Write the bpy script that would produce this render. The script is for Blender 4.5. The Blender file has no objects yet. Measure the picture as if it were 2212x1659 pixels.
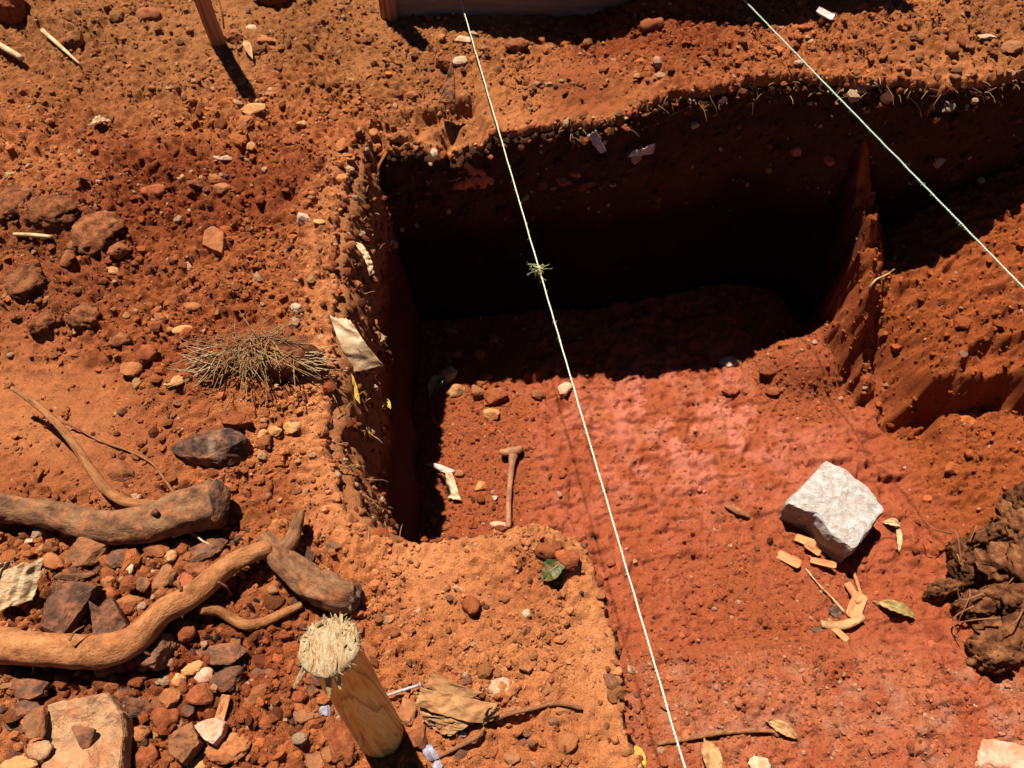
import bpy, bmesh, math, random
import numpy as np

# ---------------------------------------------------------------- camera, sky, sun, exposure
scene = bpy.context.scene
COL = scene.collection
CAM_H = 1.5
DEP = math.radians(57.0)
FPX = 1700.0                      # focal length in units of a 2212 x 1659 picture
cam_data = bpy.data.cameras.new("camera")
cam = bpy.data.objects.new("camera", cam_data)
COL.objects.link(cam)
cam.location = (0, 0, CAM_H)
cam.rotation_euler = (math.pi / 2 - DEP, 0, 0)
cam_data.sensor_width = 36.0
cam_data.lens = 36.0 * FPX / 2212.0
cam_data.clip_start = 0.05
cam_data.clip_end = 500.0
scene.camera = cam

SUN_EL = math.radians(66.0)
SHX, SHY = 0.50, -0.866           # horizontal direction in which shadows fall
world = bpy.data.worlds.new("World")
scene.world = world
world.use_nodes = True
wn = world.node_tree
wn.nodes.clear()
sky = wn.nodes.new("ShaderNodeTexSky")
sky.sky_type = 'NISHITA'
sky.sun_disc = False
sky.sun_elevation = SUN_EL
sky.altitude = 1300.0
sky.air_density = 0.35
sky.dust_density = 0.1
sky.sun_rotation = math.atan2(-SHX, -SHY)
bg = wn.nodes.new("ShaderNodeBackground")
bg.inputs[1].default_value = 0.05
wo = wn.nodes.new("ShaderNodeOutputWorld")
wn.links.new(sky.outputs[0], bg.inputs[0])
wn.links.new(bg.outputs[0], wo.inputs[0])

sun_data = bpy.data.lights.new("sun", 'SUN')
sun_data.energy = 5.0
sun_data.angle = math.radians(0.65)
sun_data.color = (1.0, 0.95, 0.86)
sun = bpy.data.objects.new("sun", sun_data)
COL.objects.link(sun)
from mathutils import Vector, Matrix
_sd = Vector((SHX * math.cos(SUN_EL), SHY * math.cos(SUN_EL), -math.sin(SUN_EL)))
sun.rotation_euler = _sd.to_track_quat('-Z', 'Y').to_euler()
sun.location = (-3, 4, 8)

scene.view_settings.view_transform = 'Standard'
scene.view_settings.look = 'None'
scene.view_settings.gamma = 1.0
scene.view_settings.use_curve_mapping = False
scene.view_settings.exposure = 1.3

rng = np.random.default_rng(7)
random.seed(7)

# ---------------------------------------------------------------- numeric helpers
def _hash(ix, iy, iz, seed):
    h = (ix.astype(np.int64) * 374761393 + iy.astype(np.int64) * 668265263 + iz.astype(np.int64) * 2147483647 + seed * 974634777) & 0xFFFFFFFF
    h = ((h ^ (h >> 13)) * 1274126177) & 0xFFFFFFFF
    h = (h ^ (h >> 16)) & 0xFFFFFFFF
    h = (h * 2246822519) & 0xFFFFFFFF
    return (h ^ (h >> 15)) & 0xFFFFFFFF

def noise2(x, y, seed=0):
    x = np.asarray(x, float); y = np.asarray(y, float)
    ix = np.floor(x); iy = np.floor(y)
    fx = x - ix; fy = y - iy
    ux = fx * fx * fx * (fx * (fx * 6 - 15) + 10); uy = fy * fy * fy * (fy * (fy * 6 - 15) + 10)
    z = np.zeros_like(ix)
    def g(a, b):
        ang = _hash(ix + a, iy + b, z, seed) * (2 * math.pi / 4294967296.0)
        return np.cos(ang) * (fx - a) + np.sin(ang) * (fy - b)
    n0 = g(0, 0) * (1 - ux) + g(1, 0) * ux
    n1 = g(0, 1) * (1 - ux) + g(1, 1) * ux
    return (n0 * (1 - uy) + n1 * uy) * 1.5

def noise3(x, y, z, seed=0):
    ix = np.floor(x); iy = np.floor(y); iz = np.floor(z)
    f = [x - ix, y - iy, z - iz]
    u = [t * t * (3 - 2 * t) for t in f]
    out = 0
    for a in (0, 1):
        for b in (0, 1):
            for c in (0, 1):
                v = _hash(ix + a, iy + b, iz + c, seed) / 2147483648.0 - 1.0
                w = (u[0] if a else 1 - u[0]) * (u[1] if b else 1 - u[1]) * (u[2] if c else 1 - u[2])
                out = out + v * w
    return out

def fbm2(x, y, sc, octv=3, seed=0):
    s = 0; a = 1.0; tot = 0
    for o in range(octv):
        s = s + a * noise2(x * sc + 13.7 * o, y * sc - 7.1 * o, seed + o * 17); tot += a
        a *= 0.5; sc *= 2.03
    return s / tot

def fbm3(p, sc, octv=3, seed=0):
    s = 0; a = 1.0; tot = 0
    for o in range(octv):
        s = s + a * noise3(p[:, 0] * sc + 3.1 * o, p[:, 1] * sc, p[:, 2] * sc - 5.3 * o, seed + o * 17); tot += a
        a *= 0.5; sc *= 2.03
    return s / tot

def ss(v, a, b):
    t = np.clip((v - a) / (b - a), 0, 1)
    return t * t * (3 - 2 * t)

def lin(c):
    c = np.asarray(c, float) / 255.0
    return np.where(c <= 0.04045, c / 12.92, ((c + 0.055) / 1.055) ** 2.4)

ALB = np.array([1.75, 1.62, 1.45])                        # sunlit display value over albedo
def alb(*c):
    return lin(c) / ALB

# ---------------------------------------------------------------- camera geometry (picture point -> place)
CD, SD = math.cos(DEP), math.sin(DEP)
def ray(u, v):
    a = (u - 1106.0) / FPX; b = (829.5 - v) / FPX
    return a, CD + SD * b, -SD + CD * b
def at_z(u, v, z=0.0):
    dx, dy, dz = ray(u, v)
    t = (CAM_H - z) / -dz
    return np.array([dx * t, dy * t, z])
def xy0(u, v, z=0.0):
    p = at_z(u, v, z); return (p[0], p[1])

# ---------------------------------------------------------------- the lie of the land
RIM_FRONT = [xy0(1470, 2200), xy0(1425, 1800), xy0(1390, 1659), xy0(1352, 1560), xy0(1340, 1475), xy0(1332, 1385), xy0(1310, 1310), xy0(1290, 1250), xy0(1268, 1190), xy0(1245, 1160),
             xy0(1195, 1143), xy0(1130, 1132), xy0(1060, 1146), xy0(990, 1160), xy0(900, 1166), xy0(850, 1160), xy0(800, 1150), xy0(768, 1132)]
RIM_LEFT = [xy0(738, 1085), xy0(728, 1020), xy0(706, 965), xy0(704, 890), xy0(716, 820), xy0(724, 760), xy0(712, 690), xy0(732, 630), xy0(714, 580), xy0(716, 520),
            xy0(735, 450), xy0(748, 390), xy0(762, 350), xy0(757, 318), xy0(772, 285)]
RIM_BACK = [xy0(800, 297), xy0(860, 296), xy0(940, 292), xy0(1050, 284), xy0(1120, 276), xy0(1200, 268), xy0(1290, 268), xy0(1345, 252, .03), xy0(1385, 216, .06), xy0(1450, 205, .07),
            xy0(1520, 193, .08), xy0(1620, 168, .08), xy0(1730, 156, .08), xy0(1820, 165, .08), xy0(1870, 190, .06), xy0(1930, 205, .03), xy0(2030, 215, .03), xy0(2120, 200, .03), xy0(2260, 168, .03), (2.35, 2.12)]
PIT = np.array(RIM_FRONT + RIM_LEFT + RIM_BACK + [(2.6, 2.0), (2.8, -0.6), (0.55, -0.6)])
LEDGE = np.array([xy0(782, 268), xy0(820, 256), xy0(880, 238), xy0(950, 226), xy0(985, 213), xy0(1025, 207), xy0(1045, 236), xy0(1058, 268), xy0(1075, 330), xy0(800, 330)])

def poly_sd(x, y, P):
    """signed distance, positive outside the polygon"""
    x = np.asarray(x, float); y = np.asarray(y, float)
    d = np.full(x.shape, 1e9); inside = np.zeros(x.shape, bool)
    n = len(P)
    for i in range(n):
        ax, ay = P[i]; bx, by = P[(i + 1) % n]
        ex, ey = bx - ax, by - ay
        L = ex * ex + ey * ey + 1e-12
        t = np.clip(((x - ax) * ex + (y - ay) * ey) / L, 0, 1)
        d = np.minimum(d, (x - ax - ex * t) ** 2 + (y - ay - ey * t) ** 2)
        c = ((ay > y) != (by > y))
        with np.errstate(divide='ignore', invalid='ignore'):
            xi = (bx - ax) * (y - ay) / (by - ay if by != ay else 1e-12) + ax
        inside ^= c & (x < xi)
    d = np.sqrt(d)
    return np.where(inside, -d, d)

def rim_noise(x, y):
    return 0.012 * fbm2(x, y, 11, 3, 5) + 0.007 * noise2(x * 42, y * 42, 8) + .004 * noise2(x * 100, y * 100, 18)

def rim_sd(x, y):
    s = poly_sd(x, y, PIT)
    return s + rim_noise(x, y)

def blob(x, y, u, v, r, z=0.0, ry=None):
    cx, cy = xy0(u, v, z)
    return np.exp(-(((x - cx) / r) ** 2 + ((y - cy) / (ry or r)) ** 2))

MOUNDS = [(330, 318, .030, .08, .035), (150, 60, .05, .10, .08), (120, 470, .05, .22, .12), (590, 790, .03, .14, .08), (300, 1340, .035, .25, .12),
          (1270, 195, .05, .22, .07), (1460, 60, .04, .20, .06), (560, 1480, -.010, .10, .08), (1860, 120, .06, .25, .14), (2150, 40, .06, .3, .2),
          (20, 300, .05, .14, .12), (60, 640, .03, .14, .10), (1170, 1195, .014, .06, .04), (1040, 1330, -.014, .07, .05), (760, 180, .02, .14, .1), (1090, 1240, -.010, .09, .05),
          (623, 420, -.05, .022, .022), (640, 405, .014, .025, .02), (1010, 1300, .012, .05, .03)]
def loose_mask(x, y):
    """1 where the topsoil is crumbly, 0 on trodden crust"""
    m = 0.55 + 0.9 * fbm2(x, y, 2.6, 3, 31)
    for (u, v, r, k) in [(330, 470, .30, .7), (600, 500, .25, .5), (480, 700, .3, .5), (300, 770, .2, .6), (330, 1300, .35, .9), (520, 1560, .3, .9), (1200, 1260, .12, .7), (1050, 1600, .18, .6),
                         (1000, 120, .2, .5), (640, 260, .25, .5), (700, 240, .2, .5), (1500, 110, .4, .6), (1850, 110, .3, .8)]:
        m = m + k * blob(x, y, u, v, r)
    for (u, v, r, k) in [(250, 970, .22, 1.0), (60, 900, .2, .7), (700, 1120, .08, .6), (780, 160, .10, .9), (1260, 200, .14, .9), (330, 310, .06, .5), (1260, 1420, .13, .8), (900, 1250, .10, .7), (330, 600, .12, .5), (1900, 170, .1, .5)]:
        m = m - k * blob(x, y, u, v, r)
    return np.clip(m, 0, 1)

def ground_z(x, y, sd=None, detail=True):
    x = np.asarray(x, float); y = np.asarray(y, float)
    if sd is None: sd = rim_sd(x, y)
    z = 0.022 * fbm2(x, y, 1.6, 2, 1) + 0.012 * fbm2(x, y, 6, 3, 2)
    near = np.exp(-np.maximum(np.hypot(x, y - 1.2) - 3.0, 0) / 4.0)
    z = z * (0.3 + 0.7 * near)
    z = z + 0.075 * ss(x, 0.22, 0.5) * ss(y, 1.6, 1.9)
    for (u, v, h, r, ry) in MOUNDS: z = z + h * blob(x, y, u, v, r, 0, ry)
    lm = loose_mask(x, y)
    if detail:
        r1 = 1 - np.abs(fbm2(x, y, 22, 2, 3)) * 2.2
        z = z + (.3 + lm) * (0.011 + .007 * ss(-x, .3, .8)) * r1 + (.3 + lm) * 0.0055 * noise2(x * 55, y * 55, 9) + (0.5 + lm) * 0.0030 * noise2(x * 105, y * 105, 10)
        # left: furrows running down to the right
        q = x * 0.5 + y * 0.87
        z = z + 0.010 * ss(-x, 0.75, 1.1) * noise2(q * 16, (x * 0.87 - y * .5) * 4, 12)
    # flatten toward the rim
    lsd = poly_sd(x, y, LEDGE) + 0.020 * fbm2(x, y, 13, 3, 14) + .006 * noise2(x * 60, y * 60, 15)
    z = z - (0.046 + .06 * fbm2(x, y, 14, 3, 16)) * (1 - ss(lsd, -0.034, 0.008))
    # roll over the rim and dive behind the cut face
    inn = np.maximum(-sd, 0)
    z = z - 0.008 * (1 - ss(sd, -0.01, 0.03)) - np.where(inn > 0, 90.0 * inn ** 1.5, 0)
    return z

EY = np.array([-0.6, 0.0, .3, .6, .99, 1.23, 1.485, 1.68, 1.76, 2.1, 2.5])
EX = np.array([1.62, 1.52, 1.45, 1.40, 1.33, 1.27, 1.24, 1.11, 1.09, 1.05, 1.05])
def shoulder(x, y):
    """place along and signed distance (positive to the right) from the earth shoulder at the right end of the pit"""
    ax, ay, bx, by = 1.055, 1.965, 1.15, 1.63
    ex, ey = bx - ax, by - ay; le = math.hypot(ex, ey)
    t = np.clip(((x - ax) * ex + (y - ay) * ey) / le ** 2, -.2, 1.7)
    return t, ((x - ax) * -ey + (y - ay) * ex) / le + .024 * fbm2(x, y, 9, 3, 45) + .008 * noise2(x * 40, y * 40, 62)

def floor_z(x, y, detail=True):
    x = np.asarray(x, float); y = np.asarray(y, float)
    yy = y + 0.05 * fbm2(x, y, 4, 2, 41)
    e = np.interp(yy, EY, EX) + 0.035 * fbm2(x, y, 7, 3, 42)
    d = x - e
    z = -0.82 + 0.008 * fbm2(x, y, 3, 2, 43)
    terr = ss(y + 0.10 * fbm2(x, y, 3.5, 3, 44) + 0.06 * np.clip(x - 1.4, 0, .5), 1.315, 1.375)
    zt = 0.27 * ss(d, -0.06, 0.19) + 0.5 * np.maximum(d - 0.14, 0)
    zl = 0.06 * ss(d, -0.05, 0.2) + 0.30 * np.maximum(d - 0.05, 0)
    z = z + terr * zt + (1 - terr) * zl
    # shoulder of earth between the pit and the bank: steep towards the pit, easing into the bank
    t, sd_ = shoulder(x, y)
    crest = -0.13 - 0.42 * np.clip(t, 0, 1.7) + .07 * fbm2(x, y, 10, 3, 63) + .03 * noise2(x * 30, y * 30, 64)
    sh = crest - np.where(sd_ < 0, -sd_ * (26.0 - 22.0 * ss(t, .55, 1.0)), np.maximum(sd_ - .03, 0) * 1.5)
    z = np.maximum(z, np.where(y < 2.03, sh, -9))
    # heap of granular spoil, hollows under the terrace lip
    hp = blob(x, y, 1745, 772, .17, -.76, .13)
    z = z + 0.10 * ss(hp, 0.18, 1.0)
    xo, yo = x, y
    x = x + .10 * fbm2(xo, yo, 8, 2, 54); y = y + .08 * fbm2(xo, yo, 9, 2, 55)
    z = z - 0.07 * ss(blob(x, y, 1995, 850, .085, -.62, .085), .2, .9) * (d > -.05) - 0.07 * ss(blob(x, y, 2165, 800, .14, -.55, .085), .2, .9) - .07 * ss(blob(x, y, 1960, 985, .09, -.68, .02), .2, .8) - .05 * ss(blob(x, y, 2030, 905, .03, -.68, .09), .2, .8)
    x, y = xo, yo
    z = z + .05 * ss(blob(x, y, 1880, 610, .14, -.5, .13), .15, 1.0)
    # near step up towards the bottom of the picture
    z = z + 0.05 * ss(-(y + .03 * fbm2(x, y, 6, 2, 46)), -0.62, -0.57) * ss(x, 0.2, 0.35)
    if detail:
        bank = ss(d, -0.05, 0.10)
        lo = loose_floor(x, y)
        r1 = 1 - np.abs(fbm2(x, y, 13, 3, 47)) * 2.0
        z = z + bank * (0.024 * r1 + 0.010 * (1 - 2 * np.abs(noise2(x * 26, y * 26, 48))) + .009 * noise2(x * 60, y * 60, 51) + .006 * noise2(x * 100, y * 100, 57)) + (0.35 + .65 * lo) * 0.006 * noise2(x * 55, y * 55, 49) + 0.003 * noise2(x * 105, y * 105, 50)
        # spade scallops on the hard floor
        hard = (1 - bank) * (1 - lo)
        c = noise2(x * 12, y * 9, 52)
        z = z - hard * 0.018 * ss(c, .05, .5) + hard * 0.016 * np.abs(noise2(x * 22, y * 17, 53)) - hard * .012 * ss(noise2(x * 45, y * 38, 56), .3, .6) - hard * .010 * ss(noise2(x * 9 + y * 4, y * 34 - x * 6, 58), .3, .5) + hard * .016 * ss(noise2(x * 15, y * 12, 82), .05, .5) * blob(x, y, 1480, 925, .34, -.82, .24)
    return z

def loose_floor(x, y):
    m = ss(-(x + .06 * fbm2(x, y, 5, 2, 60)), -0.13, 0.02)
    m = np.maximum(m, 1.0 * ss(blob(x, y, 1745, 790, .20, -.78, .2), .15, .5))
    m = np.maximum(m, .9 * blob(x, y, 1650, 1320, .25, -.8))
    m = np.maximum(m, .6 * blob(x, y, 1420, 1560, .20, -.8))
    return np.clip(m + .25 * fbm2(x, y, 5, 2, 61), 0, 1)

def H(x, y):
    x = np.asarray(x, float); y = np.asarray(y, float)
    sd = rim_sd(x, y)
    return np.where(sd > -0.01, ground_z(x, y, np.maximum(sd, 0)), floor_z(x, y))

def hit(u, v, lift=0.0):
    """where the line of sight through a picture point meets the ground"""
    dx, dy, dz = ray(u, v)
    t = np.linspace(0.9, 3.6, 136)
    for _ in range(2):
        z = CAM_H + dz * t
        g = H(dx * t, dy * t) + lift
        k = np.argmax(z < g)
        if k == 0: k = len(t) - 1
        if _ == 0: t = np.linspace(t[k - 1], t[k] + 1e-4, 24)
    f = (z[k - 1] - g[k - 1]) / max((z[k - 1] - g[k - 1]) - (z[k] - g[k]), 1e-9)
    tt = t[k - 1] + f * (t[k] - t[k - 1])
    return np.array([dx * tt, dy * tt, CAM_H + dz * tt]), tt

# ---------------------------------------------------------------- soil colours (albedo)
C_CRUST = alb(222, 137, 80); C_ORANGE = alb(204, 114, 60); C_RED = alb(158, 74, 34); C_BROWN = alb(168, 104, 54); C_DARK = alb(128, 66, 36)
F_PINK = alb(230, 132, 100); F_RED = alb(182, 88, 50); F_LOOSE = alb(166, 82, 42); F_BANK = alb(172, 84, 38); F_TAN = alb(200, 114, 72); F_GREY = alb(190, 126, 92)

C_CRUST, C_ORANGE, C_RED, C_BROWN, C_DARK = [c * 1.24 for c in (C_CRUST, C_ORANGE, C_RED, C_BROWN, C_DARK)]
F_PINK, F_RED, F_LOOSE, F_BANK, F_TAN, F_GREY = [c * 1.34 for c in (F_PINK, F_RED, F_LOOSE, F_BANK, F_TAN, F_GREY)]
def mixc(a, b, m):
    return a * (1 - m[:, None]) + b * m[:, None]

def ground_colour(x, y):
    n = len(x)
    c = np.tile(C_ORANGE, (n, 1))
    lm = loose_mask(x, y)
    c = mixc(c, np.tile(C_CRUST, (n, 1)), (1 - lm) * .9)
    m = ss(fbm2(x, y, 2.0, 3, 71), -.05, .4) * .55
    for (u, v, r, k) in [(330, 450, .22, .9), (180, 700, .3, .6), (650, 470, .2, .4), (1430, 110, .35, .8), (600, 1560, .18, .5), (380, 1500, .2, .5), (1150, 1240, .12, .5), (600, 1080, .08, .5), (1000, 1190, .05, .2)]:
        m = m + k * blob(x, y, u, v, r)
    c = mixc(c, np.tile(C_RED, (n, 1)), np.clip(m, 0, 1))
    b = ss(y + .15 * fbm2(x, y, 2, 2, 72), 1.75, 2.2) * ss(-x, -.35, .25) * .75
    b = np.maximum(b, .7 * blob(x, y, 2150, 60, .5))
    c = mixc(c, np.tile(C_BROWN, (n, 1)), np.clip(b, 0, 1))
    dk = .5 * blob(x, y, 250, 1330, .3) + .45 * blob(x, y, 60, 560, .25)
    c = mixc(c, np.tile(C_DARK, (n, 1)), np.clip(dk * (1 + fbm2(x, y, 7, 2, 73)), 0, 1))
    pl = .45 * blob(x, y, 1060, 1420, .26, 0, .20)
    c = mixc(c, np.tile(C_CRUST * 1.05, (n, 1)), np.clip(pl * (1 + .8 * fbm2(x, y, 8, 3, 76)), 0, 1))
    # the trampled, sun-bleached lip of the cut
    sd = poly_sd(x, y, PIT)
    lip = (1 - ss(sd + .03 * fbm2(x, y, 6, 2, 74), 0.03, 0.11)) * ss(-y, -1.85, -1.7)
    c = mixc(c, np.tile(C_CRUST * 1.08, (n, 1)), lip * .6)
    return c * (1 + .16 * fbm2(x, y, 30, 2, 75))[:, None]

def floor_colour(x, y):
    n = len(x)
    c = np.tile(F_RED, (n, 1))
    e = np.interp(y, EY, EX); d = x - e
    f = fbm2(x, y, 6, 3, 81)
    pk = ss(f + .6 * noise2(x * 15, y * 12, 82) + .4 * noise2(x * 40, y * 40, 87), -.25, .40) * (.10 + 1.0 * blob(x, y, 1480, 925, .34, -.82, .24))
    c = mixc(c, np.tile(F_PINK, (n, 1)), np.clip(pk, 0, .8))
    tn = ss(fbm2(x, y, 11, 4, 83), -.1, .5) * blob(x, y, 1480, 910, .4, -.82, .22) * .8
    c = mixc(c, np.tile(F_TAN, (n, 1)), np.clip(tn, 0, 1))
    c = mixc(c, np.tile(F_LOOSE, (n, 1)), loose_floor(x, y) * .85)
    gr = np.clip(ss(-y, -.66, -.50) * ss(fbm2(x, y, 6, 5, 84), -.4, .5) * ss(x, .2, .5), 0, .7)
    c = mixc(c, np.tile(F_TAN, (n, 1)), gr)
    g2 = np.clip(ss(-y, -.60, -.48) * ss(fbm2(x, y, 14, 4, 85), -.05, .6), 0, .55) * ss(x, .2, .5)
    c = mixc(c, np.tile(F_GREY, (n, 1)), g2)
    c = mixc(c, np.tile(F_BANK, (n, 1)), ss(d, -0.08, 0.08))
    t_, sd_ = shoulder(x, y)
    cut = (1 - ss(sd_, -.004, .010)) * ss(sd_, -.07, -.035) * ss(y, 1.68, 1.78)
    c = mixc(c, np.tile(alb(58, 28, 18), (n, 1)), cut)          # shade painted over the cut face in a dark soil colour
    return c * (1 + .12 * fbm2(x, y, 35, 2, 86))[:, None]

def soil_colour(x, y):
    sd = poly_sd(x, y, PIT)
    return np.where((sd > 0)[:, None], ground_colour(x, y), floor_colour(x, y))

# ---------------------------------------------------------------- mesh and material helpers
def make_mesh(name, V, F, cols=None, smooth=True):
    """V n x 3, F m x k (k = 3 or 4); built through the fast array path"""
    V = np.ascontiguousarray(V, np.float32); F = np.ascontiguousarray(F, np.int32)
    me = bpy.data.meshes.new(name)
    k = F.shape[1]
    me.vertices.add(len(V)); me.vertices.foreach_set("co", V.ravel())
    me.loops.add(F.size); me.loops.foreach_set("vertex_index", F.ravel())
    me.polygons.add(len(F))
    me.polygons.foreach_set("loop_start", np.arange(0, F.size, k, dtype=np.int32))
    me.polygons.foreach_set("loop_total", np.full(len(F), k, np.int32))
    me.polygons.foreach_set("use_smooth", np.full(len(F), smooth, bool))
    if cols is not None:
        at = me.attributes.new("soil", 'FLOAT_COLOR', 'POINT')
        at.data.foreach_set("color", np.concatenate([np.clip(cols, 0, 1), np.ones((len(V), 1))], 1).astype(np.float32).ravel())
    me.update(calc_edges=True)
    me.validate()
    return me

def link(name, me, mat=None, parent=None, loc=None, rot=None):
    o = bpy.data.objects.new(name, me)
    COL.objects.link(o)
    if mat and me is not None and not me.materials: me.materials.append(mat)
    if parent: o.parent = parent
    if loc is not None: o.location = tuple(float(q) for q in loc)
    if rot is not None: o.rotation_euler = rot
    return o

def tag(o, label, cat, group=None):
    o["label"] = label; o["category"] = cat
    if group: o["group"] = group
    return o

def structure(o): o["kind"] = "structure"; return o
def stuff(o, label=None, cat=None):
    o["kind"] = "stuff"
    if label: o["label"] = label; o["category"] = cat
    return o

def thing(name, label, cat, loc, group=None):
    o = bpy.data.objects.new(name, None); COL.objects.link(o)
    o.empty_display_size = .05
    o.location = tuple(float(q) for q in loc)
    return tag(o, label, cat, group)

def base_mat(name, rough=.9, spec=.2):
    m = bpy.data.materials.new(name); m.use_nodes = True
    nt = m.node_tree; b = nt.nodes["Principled BSDF"]
    b.inputs["Roughness"].default_value = rough
    b.inputs["Specular IOR Level"].default_value = spec
    return m, nt, b

def coords(nt, scale=(1, 1, 1)):
    tc = nt.nodes.new("ShaderNodeTexCoord"); mp = nt.nodes.new("ShaderNodeMapping")
    mp.inputs["Scale"].default_value = scale
    nt.links.new(tc.outputs["Object"], mp.inputs[0])
    return mp.outputs[0]

def tex_noise(nt, co, scale, detail=4, rough=.6):
    n = nt.nodes.new("ShaderNodeTexNoise")
    n.inputs["Scale"].default_value = scale; n.inputs["Detail"].default_value = detail; n.inputs["Roughness"].default_value = rough
    nt.links.new(co, n.inputs["Vector"])
    return n.outputs["Fac"]

def ramp(nt, fac, stops):
    r = nt.nodes.new("ShaderNodeValToRGB")
    el = r.color_ramp.elements
    while len(el) < len(stops): el.new(0.5)
    for e, (p, c) in zip(el, stops):
        e.position = p; e.color = (*[float(q) for q in c], 1)
    nt.links.new(fac, r.inputs[0])
    return r.outputs[0]

def bump(nt, b, heights, prev=None):
    for (h, strength, dist) in heights:
        n = nt.nodes.new("ShaderNodeBump")
        n.inputs["Strength"].default_value = strength; n.inputs["Distance"].default_value = dist
        nt.links.new(h, n.inputs["Height"])
        if prev is not None: nt.links.new(prev, n.inputs["Normal"])
        prev = n.outputs[0]
    nt.links.new(prev, b.inputs["Normal"])

def mult(nt, a, bcol, fac=1.0):
    n = nt.nodes.new("ShaderNodeMix"); n.data_type = 'RGBA'; n.blend_type = 'MULTIPLY'
    n.inputs[0].default_value = fac
    nt.links.new(a, n.inputs[6]); nt.links.new(bcol, n.inputs[7])
    return n.outputs[2]

def soil_mat(name, grain=.5, speck=True):
    m, nt, b = base_mat(name, .95, .12)
    at = nt.nodes.new("ShaderNodeAttribute"); at.attribute_name = "soil"
    co = coords(nt)
    f1 = tex_noise(nt, co, 55, 5, .7); f2 = tex_noise(nt, co, 260, 3, .7); f3 = tex_noise(nt, co, 700, 2, .6)
    g = ramp(nt, f1, [(.28, (.62, .52, .45)), (.5, (1, 1, 1)), (.72, (1.0, 1.0, 1.0))])
    c = mult(nt, at.outputs["Color"], g, grain)
    g2 = ramp(nt, f2, [(.3, (.62, .56, .5)), (.52, (1, 1, 1)), (.75, (1, 1, 1))])
    c = mult(nt, c, g2, .65)
    if speck:
        mx = nt.nodes.new("ShaderNodeMix"); mx.data_type = 'RGBA'
        vf = nt.nodes.new("ShaderNodeTexVoronoi"); vf.inputs["Scale"].default_value = 130; nt.links.new(co, vf.inputs["Vector"])
        rr = ramp(nt, vf.outputs["Color"], [(.955, (0, 0, 0)), (.965, (1, 1, 1))])
        r2 = ramp(nt, vf.outputs["Distance"], [(.22, (1, 1, 1)), (.3, (0, 0, 0))])
        mm = mult(nt, rr, r2)
        nt.links.new(mm, mx.inputs[0]); nt.links.new(c, mx.inputs[6]); mx.inputs[7].default_value = (.52, .34, .22, 1)
        c = mx.outputs[2]
    nt.links.new(c, b.inputs["Base Color"])
    bump(nt, b, [(f1, .9, .016), (f2, 1.0, .008), (f3, .8, .003)])
    return m

def rock_mat(name, c1, c2, scale=30, rough=.85, spec=.25, bumpk=.6, c3=None, stretch=(1, 1, 1), dust=.55):
    m, nt, b = base_mat(name, rough, spec)
    co = coords(nt, stretch)
    oi = nt.nodes.new("ShaderNodeObjectInfo")
    vm = nt.nodes.new("ShaderNodeVectorMath"); vm.operation = 'ADD'
    sc = nt.nodes.new("ShaderNodeVectorMath"); sc.operation = 'SCALE'; sc.inputs[0].default_value = (7, 13, 3)
    nt.links.new(oi.outputs["Random"], sc.inputs["Scale"]); nt.links.new(co, vm.inputs[0]); nt.links.new(sc.outputs[0], vm.inputs[1])
    co = vm.outputs[0]
    f1 = tex_noise(nt, co, scale, 6, .65); f2 = tex_noise(nt, co, scale * 6, 4, .7)
    stops = [(.32, c1), (.62, c2)] if c3 is None else [(.30, c1), (.5, c2), (.64, c3)]
    c = ramp(nt, f1, stops)
    g2 = ramp(nt, f2, [(.3, (.6, .56, .52)), (.55, (1, 1, 1))])
    c = mult(nt, c, g2, .7)
    if dust > 0:
        f4 = tex_noise(nt, co, scale * 1.7, 5, .7)
        df = ramp(nt, f4, [(.42, (0, 0, 0)), (.68, (dust, dust, dust))])
        mx = nt.nodes.new("ShaderNodeMix"); mx.data_type = 'RGBA'
        nt.links.new(df, mx.inputs[0]); nt.links.new(c, mx.inputs[6]); mx.inputs[7].default_value = (*[float(q) for q in alb(200, 112, 62)], 1)
        c = mx.outputs[2]
    hv = nt.nodes.new("ShaderNodeMapRange"); hv.inputs[3].default_value = .8; hv.inputs[4].default_value = 1.15
    nt.links.new(oi.outputs["Random"], hv.inputs[0])
    vs = nt.nodes.new("ShaderNodeVectorMath"); vs.operation = 'SCALE'
    nt.links.new(c, vs.inputs[0]); nt.links.new(hv.outputs[0], vs.inputs["Scale"])
    nt.links.new(vs.outputs[0], b.inputs["Base Color"])
    bump(nt, b, [(f1, bumpk, .010), (f2, bumpk, .005)])
    return m

M = {}
M['soil'] = soil_mat('red_soil')
M['crumb'] = soil_mat('soil_crumb', .4, False)
M['wall'] = soil_mat('cut_soil', .8)
M['clod_red'] = rock_mat('red_clod', alb(120, 56, 28), alb(164, 84, 46), 40, .95, .1)
M['clod_orange'] = rock_mat('orange_clod', alb(150, 84, 44), alb(196, 122, 72), 40, .95, .1)
M['clod_brown'] = rock_mat('brown_clod', alb(104, 56, 32), alb(160, 92, 54), 35, .95, .1)
M['clod_mould'] = rock_mat('mottled_clod', alb(60, 30, 18), alb(112, 62, 34), 26, .95, .1, 1.0, alb(164, 102, 58), (1, 1, 1), .6)
M['stone_tan'] = rock_mat('tan_stone', alb(186, 118, 66), alb(228, 164, 100), 30, .85, .12)
M['stone_brown'] = rock_mat('brown_stone', alb(124, 76, 46), alb(172, 112, 68), 22, .85, .15)
M['stone_dark'] = rock_mat('dark_stone', alb(66, 42, 30), alb(124, 84, 58), 26, .8, .15)
M['charcoal'] = rock_mat('charred_stone', alb(34, 24, 20), alb(74, 54, 42), 20, .8, .2, .9, alb(170, 130, 96))
M['stone_pink'] = rock_mat('pink_stone', alb(206, 130, 92), alb(234, 184, 148), 25, .8, .2)
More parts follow.
